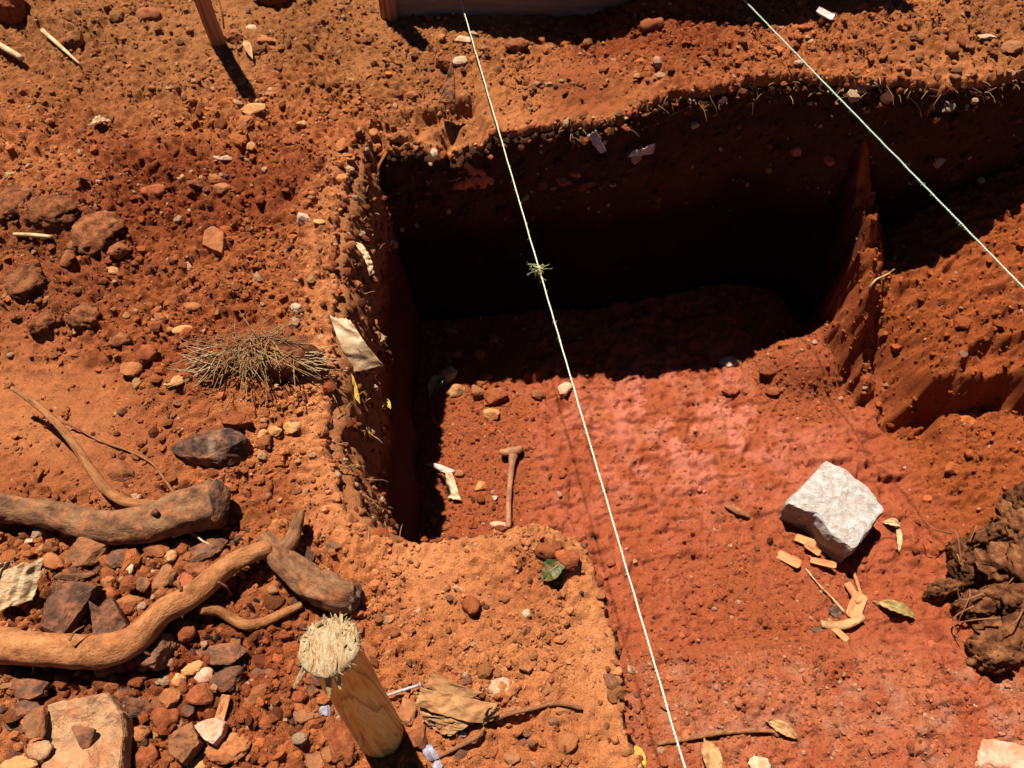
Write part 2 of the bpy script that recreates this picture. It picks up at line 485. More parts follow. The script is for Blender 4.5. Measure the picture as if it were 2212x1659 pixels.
M['stone_white'] = rock_mat('pale_stone', alb(200, 146, 100), alb(238, 206, 164), 25, .85, .1)
M['granite'] = rock_mat('white_granite', alb(182, 170, 150), alb(210, 200, 182), 48, .8, .15, .9, alb(232, 224, 206), (1, 1, 1), .5)
M['slab'] = rock_mat('sandy_slab', alb(160, 110, 72), alb(206, 154, 106), 22, .9, .15, .9, None, (1, 1, 1), .6)
M['grey_lump'] = rock_mat('grey_lump', alb(120, 120, 130), alb(196, 196, 206), 60, .8, .3)
M['brick'] = rock_mat('brick_fragment', alb(170, 76, 44), alb(206, 110, 68), 30, .9, .15)

# ================================================================ THE SETTING
def lines(a0, a, b, b0, step0, step1=None):
    """coordinates: fine between a and b (step0 growing to step1), growing outwards to a0 and b0"""
    step1 = step1 or step0
    mid = [a]
    while mid[-1] < b: mid.append(mid[-1] + step0 + (step1 - step0) * (mid[-1] - a) / (b - a))
    hi = [mid[-1]]; s = step1
    while hi[-1] < b0: s *= 1.22; hi.append(hi[-1] + s)
    lo = [a]; s = step0
    while lo[-1] > a0: s *= 1.22; lo.append(lo[-1] - s)
    return np.array(lo[::-1][:-1] + mid + hi[1:])

def grid_faces(nx, ny):
    i = np.arange(nx - 1); j = np.arange(ny - 1)
    I, J = np.meshgrid(i, j)
    a = (J * nx + I).ravel()
    return np.stack([a, a + 1, a + nx + 1, a + nx], 1)

def sheet_obj(name, V, F, keep, cols, mat):
    F = F[keep]
    used = np.unique(F); remap = np.full(len(V), -1, np.int64); remap[used] = np.arange(len(used))
    return structure(link(name, make_mesh(name, V[used], remap[F], cols[used]), mat))

gx = lines(-40, -1.80, 1.95, 40, .0056); gy = lines(-40, .12, 2.72, 45, .0042, .0064)
GX, GY = np.meshgrid(gx, gy)
fx, fy = GX.ravel(), GY.ravel()
sdv = rim_sd(fx, fy)
gz = ground_z(fx, fy, sdv)
GV = np.stack([fx, fy, gz], 1)
GF = grid_faces(len(gx), len(gy))
drop = np.where(sdv < 0, 90.0 * np.maximum(-sdv, 0) ** 1.5, 0)
keep = (drop[GF].min(1) < 0.05)
GV[:, 2] += drop - np.minimum(drop, .16)
sheet_obj('ground', GV, GF, keep, ground_colour(fx, fy), M['soil'])

_in = sdv < 0.0
zc = ground_z(fx, fy, np.maximum(sdv, 0)); zc[_in] = floor_z(fx[_in], fy[_in])
ZG = zc.reshape(GX.shape)
def H(x, y):
    """height of the ground, pit floor included, read off the built grid"""
    x = np.asarray(x, float); y = np.asarray(y, float)
    i = np.clip(np.searchsorted(gx, x) - 1, 0, len(gx) - 2); j = np.clip(np.searchsorted(gy, y) - 1, 0, len(gy) - 2)
    a = np.clip((x - gx[i]) / (gx[i + 1] - gx[i]), 0, 1); b = np.clip((y - gy[j]) / (gy[j + 1] - gy[j]), 0, 1)
    return (ZG[j, i] * (1 - a) + ZG[j, i + 1] * a) * (1 - b) + (ZG[j + 1, i] * (1 - a) + ZG[j + 1, i + 1] * a) * b

wx = lines(-.62, -.6, 1.95, 2.9, .0062); wy = lines(-.7, .18, 2.12, 2.3, .0058, .0064)
WX, WY = np.meshgrid(wx, wy)
px_, py_ = WX.ravel(), WY.ravel()
fz = floor_z(px_, py_)
FV = np.stack([px_, py_, fz], 1)
FF = grid_faces(len(wx), len(wy))
psd = poly_sd(px_, py_, PIT)
kin = psd[FF].min(1) < 0.06
dsp = px_ - np.interp(py_, EY, EX)
isb = dsp[FF].mean(1) > 0.02
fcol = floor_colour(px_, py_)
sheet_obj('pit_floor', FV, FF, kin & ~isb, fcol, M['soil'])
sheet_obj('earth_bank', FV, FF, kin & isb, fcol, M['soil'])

# cut faces of the pit
WALLPTS = []
def wall(name, pts, prof, amp_top, amp_low, seed, tone=1.0, top=-0.012, bottom=-0.9, colmix=None, ext=.05):
    P = np.array(pts)
    P = np.vstack([P[0] + (P[0] - P[1]) / np.linalg.norm(P[0] - P[1]) * ext, P, P[-1] + (P[-1] - P[-2]) / np.linalg.norm(P[-1] - P[-2]) * ext])
    L = np.concatenate([[0], np.cumsum(np.linalg.norm(np.diff(P, axis=0), axis=1))])
    s = np.arange(0, L[-1], .0065)
    x = np.interp(s, L, P[:, 0]); y = np.interp(s, L, P[:, 1])
    kk = np.ones(9) / 9
    xs = np.convolve(np.pad(x, 4, 'edge'), kk, 'valid'); ys = np.convolve(np.pad(y, 4, 'edge'), kk, 'valid')
    k2 = np.ones(31) / 31
    xw = np.convolve(np.pad(x, 15, 'reflect', reflect_type='odd'), k2, 'valid'); yw = np.convolve(np.pad(y, 15, 'reflect', reflect_type='odd'), k2, 'valid')
    tx, ty = np.gradient(xw), np.gradient(yw)
    ln = np.hypot(tx, ty); nx_, ny_ = ty / ln, -tx / ln           # inside of the pit (rim runs clockwise seen from above)
    zz = np.arange(top, bottom, -.0068)
    S, Z = np.meshgrid(s, zz)
    X = np.tile(xs, (len(zz), 1)); Y = np.tile(ys, (len(zz), 1))
    NX = np.tile(nx_, (len(zz), 1)); NY = np.tile(ny_, (len(zz), 1))
    dep = -Z
    off = np.interp(dep, prof[0], prof[1])
    p = np.stack([S.ravel() + seed, Z.ravel(), np.zeros(S.size)], 1)
    up = 1 - ss(dep.ravel(), .22 + .1 * fbm2(S.ravel(), S.ravel() * 0, 3, 2, seed), .42 + .1 * fbm2(S.ravel(), S.ravel() * 0, 3, 2, seed))
    lump = (1 - 2.4 * np.abs(fbm2(p[:, 0] + .03 * fbm2(p[:, 0], p[:, 1], 20, 2, 3), p[:, 1] * 1.2, 7, 4, seed + 1)))
    wob = .02 * fbm2(p[:, 0], p[:, 1], 15, 3, seed + 12)
    nz = amp_top * up * (lump + .55 * fbm2(p[:, 0] + wob, p[:, 1] - wob, 19, 4, seed + 2) + .30 * noise2(p[:, 0] * 70 + wob * 40, p[:, 1] * 70, seed + 7))
    nz = nz + amp_low * (1 - up) * (fbm2(p[:, 0] * 3, p[:, 1], 7, 3, seed + 3) + .5 * noise2(p[:, 0] * 60, p[:, 1] * 40, seed + 4))
    n0 = rim_noise(xs, ys)
    o = off.ravel() + nz + np.tile(n0, (len(zz), 1)).ravel() * np.clip(1 - dep.ravel() / .25, 0, 1) - .045 * np.clip(1 - (dep.ravel() - .012) / .016, 0, 1)
    V = np.stack([X.ravel() + NX.ravel() * o, Y.ravel() + NY.ravel() * o, Z.ravel() + .3 * amp_top * up * noise2(p[:, 0] * 30, p[:, 1] * 30, seed + 5)], 1)
    gzt = np.tile(ground_z(xs - nx_ * .03, ys - ny_ * .03, np.full(len(xs), .05), False), (len(zz), 1)).ravel()
    V[:, 2] += gzt * np.clip(1 - dep.ravel() / .4, 0, 1)
    n = len(V)
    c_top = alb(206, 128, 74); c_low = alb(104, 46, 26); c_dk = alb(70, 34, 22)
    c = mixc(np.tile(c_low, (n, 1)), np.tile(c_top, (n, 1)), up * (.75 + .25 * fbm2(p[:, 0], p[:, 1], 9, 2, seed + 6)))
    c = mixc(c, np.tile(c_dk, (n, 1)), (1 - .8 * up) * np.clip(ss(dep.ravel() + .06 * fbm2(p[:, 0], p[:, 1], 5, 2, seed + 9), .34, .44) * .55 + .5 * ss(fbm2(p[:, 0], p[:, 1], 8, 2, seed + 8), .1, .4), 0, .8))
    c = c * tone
    F = grid_faces(len(s), len(zz))[:, ::-1]
    o_ = structure(link(name, make_mesh(name, V, F, c), M['wall']))
    WALLPTS.append((name, V.reshape(len(zz), len(s), 3), NX[0], NY[0]))
    return o_

wall('pit_wall_left', RIM_FRONT[-2:] + RIM_LEFT + RIM_BACK[:1], ([0, .05, .12, .20, .32, .9], [.008, .028, .050, .062, .076, .132]), .0105, .006, 101, 1.25)  # raised tone: sunlit look of this wall put into its colour
wall('pit_wall_back', RIM_LEFT[-1:] + RIM_BACK, ([0, .06, .35, .9], [.004, .012, .020, .035]), .013, .007, 201, .27)  # low tone: the wall's shadow is painted into its soil colour
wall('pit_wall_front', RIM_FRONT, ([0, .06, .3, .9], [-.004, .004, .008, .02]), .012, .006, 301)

# ---------------------------------------------------------------- loose crumbs of soil
def ico(sub):
    bm = bmesh.new(); bmesh.ops.create_icosphere(bm, subdivisions=sub, radius=1.0)
    bm.verts.ensure_lookup_table()
    V = np.array([v.co[:] for v in bm.verts]); F = np.array([[v.index for v in f.verts] for f in bm.faces])
    bm.free(); return V, F
ICO = {k: ico(k) for k in (1, 2, 3, 4)}

def rock_shape(sub, style, r):
    """unit-box rock: 'a' angular, 'r' rounded clod, 'f' flake"""
    V, F = ICO[sub]
    D = V.copy()
    if style in ('a', 'f'):
        k = 13 if style == 'a' else 10
        N = r.normal(size=(k, 3)); N /= np.linalg.norm(N, axis=1)[:, None]
        hgt = r.uniform(.62, 1.0, k)
        dots = D @ N.T
        rad = np.where(dots > .05, hgt / np.maximum(dots, .05), 9).min(1)
        rad = np.minimum(rad, 1.25)
        P = D * rad[:, None]
        P = P * (1 + .09 * fbm3(D * 1.0 + r.uniform(-9, 9, 3), 3.5, 4, 3))[:, None]
    else:
        P = D * (1 + .36 * fbm3(D + r.uniform(-9, 9, 3), 1.6, 2, 5) + .26 * (1 - 2 * np.abs(fbm3(D + r.uniform(-9, 9, 3), 3.0, 3, 6))) + .10 * fbm3(D + r.uniform(-9, 9, 3), 8.0, 2, 7))[:, None]
    if sub == 4: P = P * (1 + .07 * fbm3(D + 3.3, 5, 3, 11) + .04 * (1 - 2 * np.abs(fbm3(D, 11, 3, 12))))[:, None]
    lo, hi = P.min(0), P.max(0)
    return (P - (lo + hi) / 2) / (hi - lo), F

def scatter(name, n, sub, rmin, rmax, power, where, mat, seed, sink=.30, tint=.22, dens=None, z_of=None):
    r = np.random.default_rng(seed)
    xs, ys = where(r, n)
    if dens is not None:
        k = r.random(len(xs)) < dens(xs, ys); xs, ys = xs[k], ys[k]
    n = len(xs)
    u = r.random(n)
    rad = rmin * (1 - u * (1 - (rmin / rmax) ** power)) ** (-1 / power)
    z = (z_of or H)(xs, ys) + rad * (1 - 2 * sink) * .7
    var = [rock_shape(sub, 'a' if q % 4 else 'r', r) for q in range(10)]
    nv = len(ICO[sub][0]); F0 = ICO[sub][1]
    which = r.integers(0, 10, n)
    base = np.stack([v[0] for v in var])[which] * 2            # n, nv, 3
    sc = rad[:, None] * r.uniform(.6, 1.4, (n, 3)); sc[:, 2] *= .75
    a = r.uniform(0, 2 * math.pi, n); b = r.uniform(-.5, .5, n)
    P = base * sc[:, None, :]
    cb, sb = np.cos(b)[:, None], np.sin(b)[:, None]
    P = np.stack([P[..., 0], P[..., 1] * cb - P[..., 2] * sb, P[..., 1] * sb + P[..., 2] * cb], -1)
    ca, sa = np.cos(a)[:, None], np.sin(a)[:, None]
    P = np.stack([P[..., 0] * ca - P[..., 1] * sa, P[..., 0] * sa + P[..., 1] * ca, P[..., 2]], -1)
    P += np.stack([xs, ys, z], 1)[:, None, :]
    F = (F0[None] + (np.arange(n) * nv)[:, None, None]).reshape(-1, 3)
    c = soil_colour(xs, ys) * (.96 + r.normal(0, tint, n))[:, None]
    pale = r.random(n) < .07
    c[pale] = c[pale] * .35 + np.array([.50, .30, .17]) * .65
    dk = r.random(n) < .04
    c[dk] = c[dk] * .35 + np.array([.10, .055, .04]) * .65
    c = np.repeat(np.clip(c, .01, .9), nv, 0)
    return link(name, make_mesh(name, P.reshape(-1, 3), F, c, False), mat)

def on_ground(r, n):
    x = r.uniform(-2.1, 2.1, n); y = r.uniform(.05, 2.75, n)
    v = ss(np.abs(x) - (.74 + .58 * y), -.01, .01) < .5
    x, y = x[v], y[v]
    k = poly_sd(x, y, PIT) > .004
    return x[k], y[k]
def on_floor(r, n):
    x = r.uniform(-.5, 1.95, n); y = r.uniform(.2, 2.05, n)
    k = poly_sd(x, y, PIT) < -.03
    return x[k], y[k]
def gd(x, y):
    lm = loose_mask(x, y)
    near = .6 + .4 * np.clip(1.6 - y, 0, 1)
    return np.clip((.22 + lm ** 1.3) * (.25 + .75 * ss(fbm2(x, y, 7, 3, 91), -.15, .15)) * near * (.25 + .75 * ss(poly_sd(x, y, PIT) + .03 * fbm2(x, y, 8, 2, 92), .02, .08)), 0, 1)
def fd(x, y):
    d = x - np.interp(y, EY, EX)
    return np.clip(.10 + .75 * loose_floor(x, y) + .3 * ss(d, 0, .1) + .6 * ss(-y, -.64, -.55), 0, 1)

stuff(scatter('soil_crumbs', 225000, 1, .0018, .013, 2.1, on_ground, M['crumb'], 11, dens=gd), 'loose red soil crumbs strewn over the ground around the pit', 'soil crumbs')
stuff(scatter('gravel', 6100, 2, .006, .018, 2.4, on_ground, M['crumb'], 12, dens=gd, tint=.25, sink=.45), 'small orange and brown clods strewn over the ground', 'gravel')
stuff(scatter('floor_crumbs', 42000, 1, .0020, .009, 2.0, on_floor, M['crumb'], 13, dens=fd), 'loose red soil crumbs lying on the pit floor and bank', 'soil crumbs')
stuff(scatter('floor_gravel', 900, 2, .006, .014, 2.2, on_floor, M['crumb'], 14, dens=fd, tint=.25), 'small red clods lying on the pit floor and bank', 'gravel')

def in_heap(r, n):
    p = np.array([xy0(u, v) for u, v in zip(r.uniform(-40, 690, n), r.uniform(1130, 1680, n))])
    k = poly_sd(p[:, 0], p[:, 1], PIT) > .01
    return p[k, 0], p[k, 1]
def on_bank(r, n):
    x, y = on_floor(r, n)
    k = x - np.interp(y, EY, EX) > -.02
    return x[k], y[k]
stuff(scatter('rubble', 700, 2, .005, .020, 2.0, in_heap, M['crumb'], 15, tint=.45, sink=.4), 'mixed small rubble filling the heap at the lower left', 'rubble')
stuff(scatter('bank_clods', 1500, 2, .004, .020, 2.4, on_bank, M['crumb'], 16, tint=.25, sink=.42), 'small clods covering the earth bank right of the pit', 'clods')

# clods, rootlets and trash sticking out of the cut faces
def wall_bits(name, wname, n, seed, dmin, dmax, rmin, rmax, label):
    nm, W, nx_, ny_ = [w for w in WALLPTS if w[0] == wname][0]
    r = np.random.default_rng(seed)
    nz, ns, _ = W.shape
    jj = r.integers(8, ns - 8, n) if wname != 'earth_spur' else r.integers(0, ns, n); dep = dmin + (dmax - dmin) * r.random(n) ** 1.5; ii = np.clip((dep / .0068).astype(int), 0, nz - 1)
    C = W[ii, jj]
    u = r.random(n); rad = rmin * (1 - u * (1 - (rmin / rmax) ** 1.8)) ** (-1 / 1.8)
    var = np.stack([rock_shape(2, 'a', r)[0] for q in range(10)]) * 2
    nv = var.shape[1]
    P = var[r.integers(0, 10, n)] * (rad[:, None] * r.uniform(.7, 1.3, (n, 3)))[:, None, :]
    a = r.uniform(0, 6.28, n)[:, None]
    P = np.stack([P[..., 0] * np.cos(a) - P[..., 1] * np.sin(a), P[..., 0] * np.sin(a) + P[..., 1] * np.cos(a), P[..., 2]], -1)
    C = C + np.column_stack([nx_[jj] * rad * .25, ny_[jj] * rad * .25, 0 * rad])
    P = P + C[:, None, :]
    F = (ICO[2][1][None] + (np.arange(n) * nv)[:, None, None]).reshape(-1, 3)
    c = np.where(r.random(n)[:, None] < .5, alb(190, 112, 64), alb(150, 76, 40)) * (.5 if 'back' in wname else 1.0) * (1 + r.normal(0, .25, n))[:, None]  # back wall clods darkened along with the shade painted on that wall
    pale = r.random(n) < .10; c[pale] = alb(226, 178, 130)
    return stuff(link(name, make_mesh(name, P.reshape(-1, 3), F, np.repeat(np.clip(c, .01, .9), nv, 0), False), M['crumb']), label, 'clods')
wall_bits('wall_clods', 'pit_wall_left', 600, 51, .0, .33, .003, .018, 'lumps of soil sticking out of the left pit wall')
wall_bits('wall_clods', 'pit_wall_back', 900, 52, .0, .34, .004, .022, 'lumps of soil sticking out of the back pit wall')

RIMP = np.array(RIM_FRONT + RIM_LEFT + RIM_BACK)
def on_rim(r, n):
    k = r.integers(0, len(RIMP) - 1, n * 3); t = r.random(n * 3)
    L = np.linalg.norm(np.diff(RIMP, axis=0), axis=1); sel = r.random(n * 3) < (L / L.max())[k]
    p = RIMP[k] + (RIMP[k + 1] - RIMP[k]) * t[:, None] + r.normal(0, .012, (n * 3, 2))
    p = p[sel]
    return p[:, 0], p[:, 1]
stuff(scatter('rim_crumbs', 1300, 2, .004, .016, 2.2, on_rim, M['crumb'], 17, tint=.2, sink=.4, z_of=lambda x, y: ground_z(x, y, np.maximum(rim_sd(x, y), 0)) - 3.0 * np.maximum(-rim_sd(x, y) - .004, 0)), 'crumbling clods along the broken rim of the pit', 'soil crumbs')

# ================================================================ THINGS
M['straw'] = rock_mat('dry_straw', alb(170, 132, 84), alb(232, 200, 146), 40, .8, .2, .2)
M['clod_bank'] = rock_mat('bank_clod', alb(150, 66, 26), alb(196, 100, 46), 40, .95, .1, .9)
M['clod_mud'] = rock_mat('dry_mud', alb(54, 30, 18), alb(102, 60, 34), 26, .95, .1, .9, alb(156, 102, 60), (1, 1, 1), .35)
M['rootlet'] = rock_mat('rootlet', alb(120, 82, 48), alb(190, 146, 92), 40, .85, .1, .2)
M['leaf_dry'] = rock_mat('dry_leaf', alb(170, 112, 60), alb(226, 176, 112), 30, .7, .3, .5)
M['straw_old'] = rock_mat('old_straw', alb(110, 78, 44), alb(212, 170, 112), 60, .85, .1, .2)
M['leaf_pale'] = rock_mat('pale_husk', alb(206, 156, 98), alb(244, 208, 150), 30, .65, .35, .6, None, (1, 4, 1))
M['leaf_green'] = rock_mat('green_leaf', alb(46, 62, 22), alb(80, 98, 40), 30, .5, .45, .3)
M['leaf_olive'] = rock_mat('olive_leaf', alb(120, 104, 46), alb(186, 164, 90), 30, .6, .4, .3)
M['leaf_yellow'] = rock_mat('yellow_leaf', alb(190, 130, 30), alb(240, 196, 70), 30, .6, .4, .3)
M['paper'] = rock_mat('brown_paper', alb(150, 100, 54), alb(196, 142, 84), 20, .75, .3, .4)
M['plastic'] = rock_mat('dusty_plastic', alb(206, 150, 96), alb(240, 196, 142), 25, .5, .4, .3, None, (1, 1, 1), .2)
M['white_plastic'] = rock_mat('white_plastic', alb(186, 150, 120), alb(232, 216, 196), 25, .5, .4, .3)
M['metal'] = rock_mat('grey_metal', alb(120, 116, 118), alb(176, 172, 172), 60, .45, .6, .2)
M['chip'] = rock_mat('wood_chip', alb(190, 112, 62), alb(230, 160, 102), 30, .8, .25, .4, None, (1, 5, 1))
M['bone'] = rock_mat('old_bone', alb(122, 70, 42), alb(180, 122, 80), 26, .7, .3, .5)
M['board'] = rock_mat('weathered_board', alb(132, 100, 74), alb(176, 142, 108), 12, .8, .25, .4, None, (.3, 4, 4))

def wood_mat(name, c1, c2, c3):
    m, nt, b = base_mat(name, .7, .3)
    co = coords(nt, (1, 1, .022))
    f1 = tex_noise(nt, co, 60, 5, .6); f2 = tex_noise(nt, co, 260, 4, .6)
    c = ramp(nt, f1, [(.34, c1), (.47, c2), (.66, c3)])
    f5 = tex_noise(nt, co, 26, 3, .5)
    c = mult(nt, c, ramp(nt, f5, [(.455, (1, 1, 1)), (.485, (.3, .2, .14)), (.515, (1, 1, 1))]), .75)
    g = ramp(nt, f2, [(.32, (.55, .45, .4)), (.5, (1, 1, 1))])
    nt.links.new(mult(nt, c, g, .6), b.inputs["Base Color"])
    bump(nt, b, [(f1, .5, .004), (f2, .4, .0015)])
    return m
def _n(): pass
M['stake'] = wood_mat('stripped_pole', alb(240, 146, 58), alb(255, 200, 92), alb(255, 222, 126))
M['post'] = wood_mat('pole_wood', alb(140, 80, 44), alb(206, 124, 68), alb(226, 150, 88))
M['fresh'] = rock_mat('fresh_wood', alb(206, 136, 74), alb(248, 200, 136), 70, .8, .15, .8, alb(255, 228, 184), (5, 1, 1), .12)

def bark_mat(name, c1, c2, c3, around=2.2, along=14, crack=.6):
    m, nt, b = base_mat(name, .9, .12)
    at = nt.nodes.new("ShaderNodeAttribute"); at.attribute_name = "tubeco"
    mp = nt.nodes.new("ShaderNodeMapping"); mp.inputs["Scale"].default_value = (around, around, along)
    nt.links.new(at.outputs["Vector"], mp.inputs[0]); co = mp.outputs[0]
    f1 = tex_noise(nt, co, 1.0, 6, .65); f2 = tex_noise(nt, co, 4.5, 5, .7)
    oc = coords(nt); f3 = tex_noise(nt, oc, 260, 4, .7); f4 = tex_noise(nt, oc, 45, 4, .6)
    c = ramp(nt, f1, [(.3, c1), (.5, c2), (.7, c3)])
    c = mult(nt, c, ramp(nt, f2, [(.34, (.42, .34, .28)), (.47, (1, 1, 1))]), crack)
    c = mult(nt, c, ramp(nt, f3, [(.3, (.6, .5, .45)), (.5, (1, 1, 1))]), .5)
    mx = nt.nodes.new("ShaderNodeMix"); mx.data_type = 'RGBA'
    df = ramp(nt, f4, [(.5, (0, 0, 0)), (.68, (.6, .6, .6))])
    nt.links.new(df, mx.inputs[0]); nt.links.new(c, mx.inputs[6]); mx.inputs[7].default_value = (*[float(q) for q in alb(204, 116, 66)], 1)
    nt.links.new(mx.outputs[2], b.inputs["Base Color"])
    bump(nt, b, [(f1, .6, .008), (f2, .8, .005), (f3, .5, .002)])
    return m
M['bark'] = bark_mat('grey_bark', alb(80, 50, 32), alb(140, 94, 60), alb(178, 126, 82), 1.4, 26)
M['root'] = bark_mat('root_bark', alb(128, 74, 40), alb(186, 118, 66), alb(212, 142, 88), 1.3, 30, .7)
M['twig'] = bark_mat('twig_bark', alb(130, 74, 44), alb(186, 118, 74), alb(210, 144, 96), 1.5, 60, .5)

def string_mat(name, c1, c2):
    m, nt, b = base_mat(name, .8, .2)
    co = coords(nt)
    f = tex_noise(nt, co, 260, 4, .6)
    nt.links.new(ramp(nt, f, [(.3, c1), (.6, c2)]), b.inputs["Base Color"])
    bump(nt, b, [(f, .5, .002)])
    return m
M['string'] = string_mat('cream_twine', alb(200, 176, 120), alb(255, 244, 206))
M['string_green'] = string_mat('pale_green_twine', alb(150, 176, 130), alb(226, 236, 200))
M['fibre_green'] = string_mat('green_fibre', alb(130, 124, 76), alb(200, 190, 130))

def rock(u, v, w, h, name, label, mat, style='a', hz=.6, rot=0.0, cat='stone', group=None, sink=.28, sub=3, tilt=(0, 0), seed=None, mesh=None):
    r = np.random.default_rng(seed if seed is not None else int(u * 7 + v * 13))
    p, t = hit(u, v)
    k = t / FPX
    dims = np.array([w * k, h * k * 1.0, hz * min(w, h) * k])
    P, F = rock_shape(sub, style, r)
    V = P * dims
    me = make_mesh(name, V, F, None, True)
    if style != 'r': me.polygons.foreach_set("use_smooth", np.zeros(len(F), bool))
    z = float(H(np.array([p[0]]), np.array([p[1]]))[0]) + dims[2] * (.5 - sink)
    o = link(name, me, M[mat], None, (p[0], p[1], z), (tilt[0], tilt[1], math.radians(rot)))
    return tag(o, label, cat, group)

def slab(name, label, mat, outline, thick, cat='stone', group=None, lift=0.0, tilt=(0, 0), rough=.004, seed=1, top_noise=.003, base_z=None, taper=1.06):
    O = np.array(outline, float)
    cu, cv = O.mean(0)
    p, t = hit(cu, cv)
    gz0 = base_z if base_z is not None else float(H(np.array([p[0]]), np.array([p[1]]))[0])
    zt = gz0 + thick + lift
    pts = np.array([at_z(a, b, zt)[:2] for a, b in O])
    nres = 64
    Q = np.vstack([pts, pts[:1]]); L = np.concatenate([[0], np.cumsum(np.linalg.norm(np.diff(Q, axis=0), axis=1))])
    s = np.linspace(0, L[-1], nres, endpoint=False)
    ring = np.stack([np.interp(s, L, Q[:, 0]), np.interp(s, L, Q[:, 1])], 1)
    r = np.random.default_rng(seed)
    ctr = ring.mean(0)
    rel = ring - ctr
    size = np.linalg.norm(rel, axis=1).mean()
    rel = rel * (1 + .05 * fbm2(rel[:, 0] / size + seed, rel[:, 1] / size, 4, 2, seed))[:, None]
    levels = [(taper, -thick * 1.25), (taper, -thick * .75), (1.02, -thick * .35), (1.0, -thick * .12), (.97, -.02 * thick), (.92, 0), (.8, 0), (.65, 0), (.48, 0), (.3, 0), (.14, 0)]
    V = []
    for f, z in levels:
        X = rel * f
        Z = np.full(nres, z) + top_noise * fbm2(X[:, 0], X[:, 1], 9 / max(size * 8, .2), 3, seed + 3) * (3 if z == 0 else 1) + .3 * top_noise * noise2(X[:, 0] * 90, X[:, 1] * 90, seed)
        X = X * (1 + rough * 3 * noise2(np.arange(nres) * .6, np.full(nres, z * 90), seed + 5))[:, None]
        V.append(np.column_stack([X, Z]))
    V = np.vstack(V + [np.array([[0, 0, 0.0]])])
    F = []
    for l in range(len(levels) - 1):
        for i in range(nres):
            a = l * nres + i; b_ = l * nres + (i + 1) % nres
            F.append((a, b_, b_ + nres, a + nres))
    last = (len(levels) - 1) * nres; c = len(V) - 1
    for i in range(nres): F.append((last + i, last + (i + 1) % nres, c, c))
    # orientation: make sure the outline runs counter-clockwise
    area = np.sum(rel[:, 0] * np.roll(rel[:, 1], -1) - rel[:, 1] * np.roll(rel[:, 0], -1))
    faces = [(f[0], f[1], f[2]) if f[2] == f[3] else f for f in F]
    if area < 0: faces = [tuple(reversed(f)) for f in faces]
    me = bpy.data.meshes.new(name); me.from_pydata([tuple(map(float, q)) for q in V], [], faces); me.update()
    o = link(name, me, M[mat], None, (ctr[0], ctr[1], zt), (tilt[0], tilt[1], 0))
    return tag(o, label, cat, group)

def tube_arrays(P, R, seg=10, noise=0.0, seed=0, flat=1.0, cap=True):
    P = np.asarray(P, float); R = np.asarray(R, float)
    n = len(P)
    T = np.gradient(P, axis=0); T /= np.linalg.norm(T, axis=1)[:, None] + 1e-12
    up = np.array([0, 0, 1.0])
    if abs(T[0] @ up) > .9: up = np.array([1.0, 0, 0])
    a = np.linspace(0, 2 * math.pi, seg, endpoint=False)
    V = []
    Lc = np.concatenate([[0], np.cumsum(np.linalg.norm(np.diff(P, axis=0), axis=1))]) / max(R.mean(), 1e-5) * .45
    side = np.cross(T[0], up); side /= np.linalg.norm(side)
    for i in range(n):
        side = side - T[i] * (side @ T[i]); side /= np.linalg.norm(side) + 1e-12
        upv = np.cross(side, T[i])
        rr = R[i] * (1 + (noise * fbm3(np.column_stack([np.cos(a) * 1.0, np.sin(a) * 1.0, np.full(seg, Lc[i])]) + seed, 1.6, 3, seed) if noise else 0))
        V.append(P[i] + (np.cos(a) * rr)[:, None] * side + (np.sin(a) * rr * flat)[:, None] * upv)
    V = np.vstack(V)
    F = []
    for i in range(n - 1):
        for j in range(seg):
            b = (j + 1) % seg
            F.append((i * seg + j, i * seg + b, (i + 1) * seg + b, (i + 1) * seg + j))
    if cap:
        V = np.vstack([V, P[0] - T[0] * R[0] * .15, P[-1] + T[-1] * R[-1] * .15])
        c0, c1 = n * seg, n * seg + 1
        for j in range(seg):
            b = (j + 1) % seg
            F.append((b, j, c0, c0)); F.append(((n - 1) * seg + j, (n - 1) * seg + b, c1, c1))
    return V, np.array(F)

def fix_mesh(name, V, F, smooth=True, tc=None):
    faces = [tuple(f[:3]) if f[2] == f[3] else tuple(f) for f in F.tolist()]
    me = bpy.data.meshes.new(name); me.from_pydata(V.tolist(), [], faces)
    me.polygons.foreach_set("use_smooth", np.full(len(faces), smooth, bool)); me.update()
    if tc is not None:
        at = me.attributes.new('tubeco', 'FLOAT_VECTOR', 'POINT'); at.data.foreach_set('vector', np.ascontiguousarray(tc, np.float32).ravel())
    return me

def tube_co(P, seg, seed=0):
    L = np.concatenate([[0], np.cumsum(np.linalg.norm(np.diff(P, axis=0), axis=1))]) + seed * 3.7
    a = np.linspace(0, 2 * math.pi, seg, endpoint=False)
    T = np.concatenate([np.column_stack([np.cos(a), np.sin(a), np.full(seg, l)]) for l in L])
    return np.vstack([T, [[0, 0, L[0]]], [[0, 0, L[-1]]]])

def spline(P, n):
    P = np.asarray(P, float)
    L = np.concatenate([[0], np.cumsum(np.linalg.norm(np.diff(P[:, :3], axis=0), axis=1))]); s = np.linspace(0, L[-1], n)
    # Catmull-Rom through the points, sampled evenly
    out = np.zeros((n, P.shape[1]))
    Pp = np.vstack([2 * P[0] - P[1], P, 2 * P[-1] - P[-2]])
    for q, sv in enumerate(s):
        i = min(np.searchsorted(L, sv, 'right') - 1, len(P) - 2); t = (sv - L[i]) / (L[i + 1] - L[i] + 1e-12)
        p0, p1, p2, p3 = Pp[i], Pp[i + 1], Pp[i + 2], Pp[i + 3]
        out[q] = .5 * (2 * p1 + (p2 - p0) * t + (2 * p0 - 5 * p1 + 4 * p2 - p3) * t * t + (3 * p1 - p0 - 3 * p2 + p3) * t ** 3)
    return out

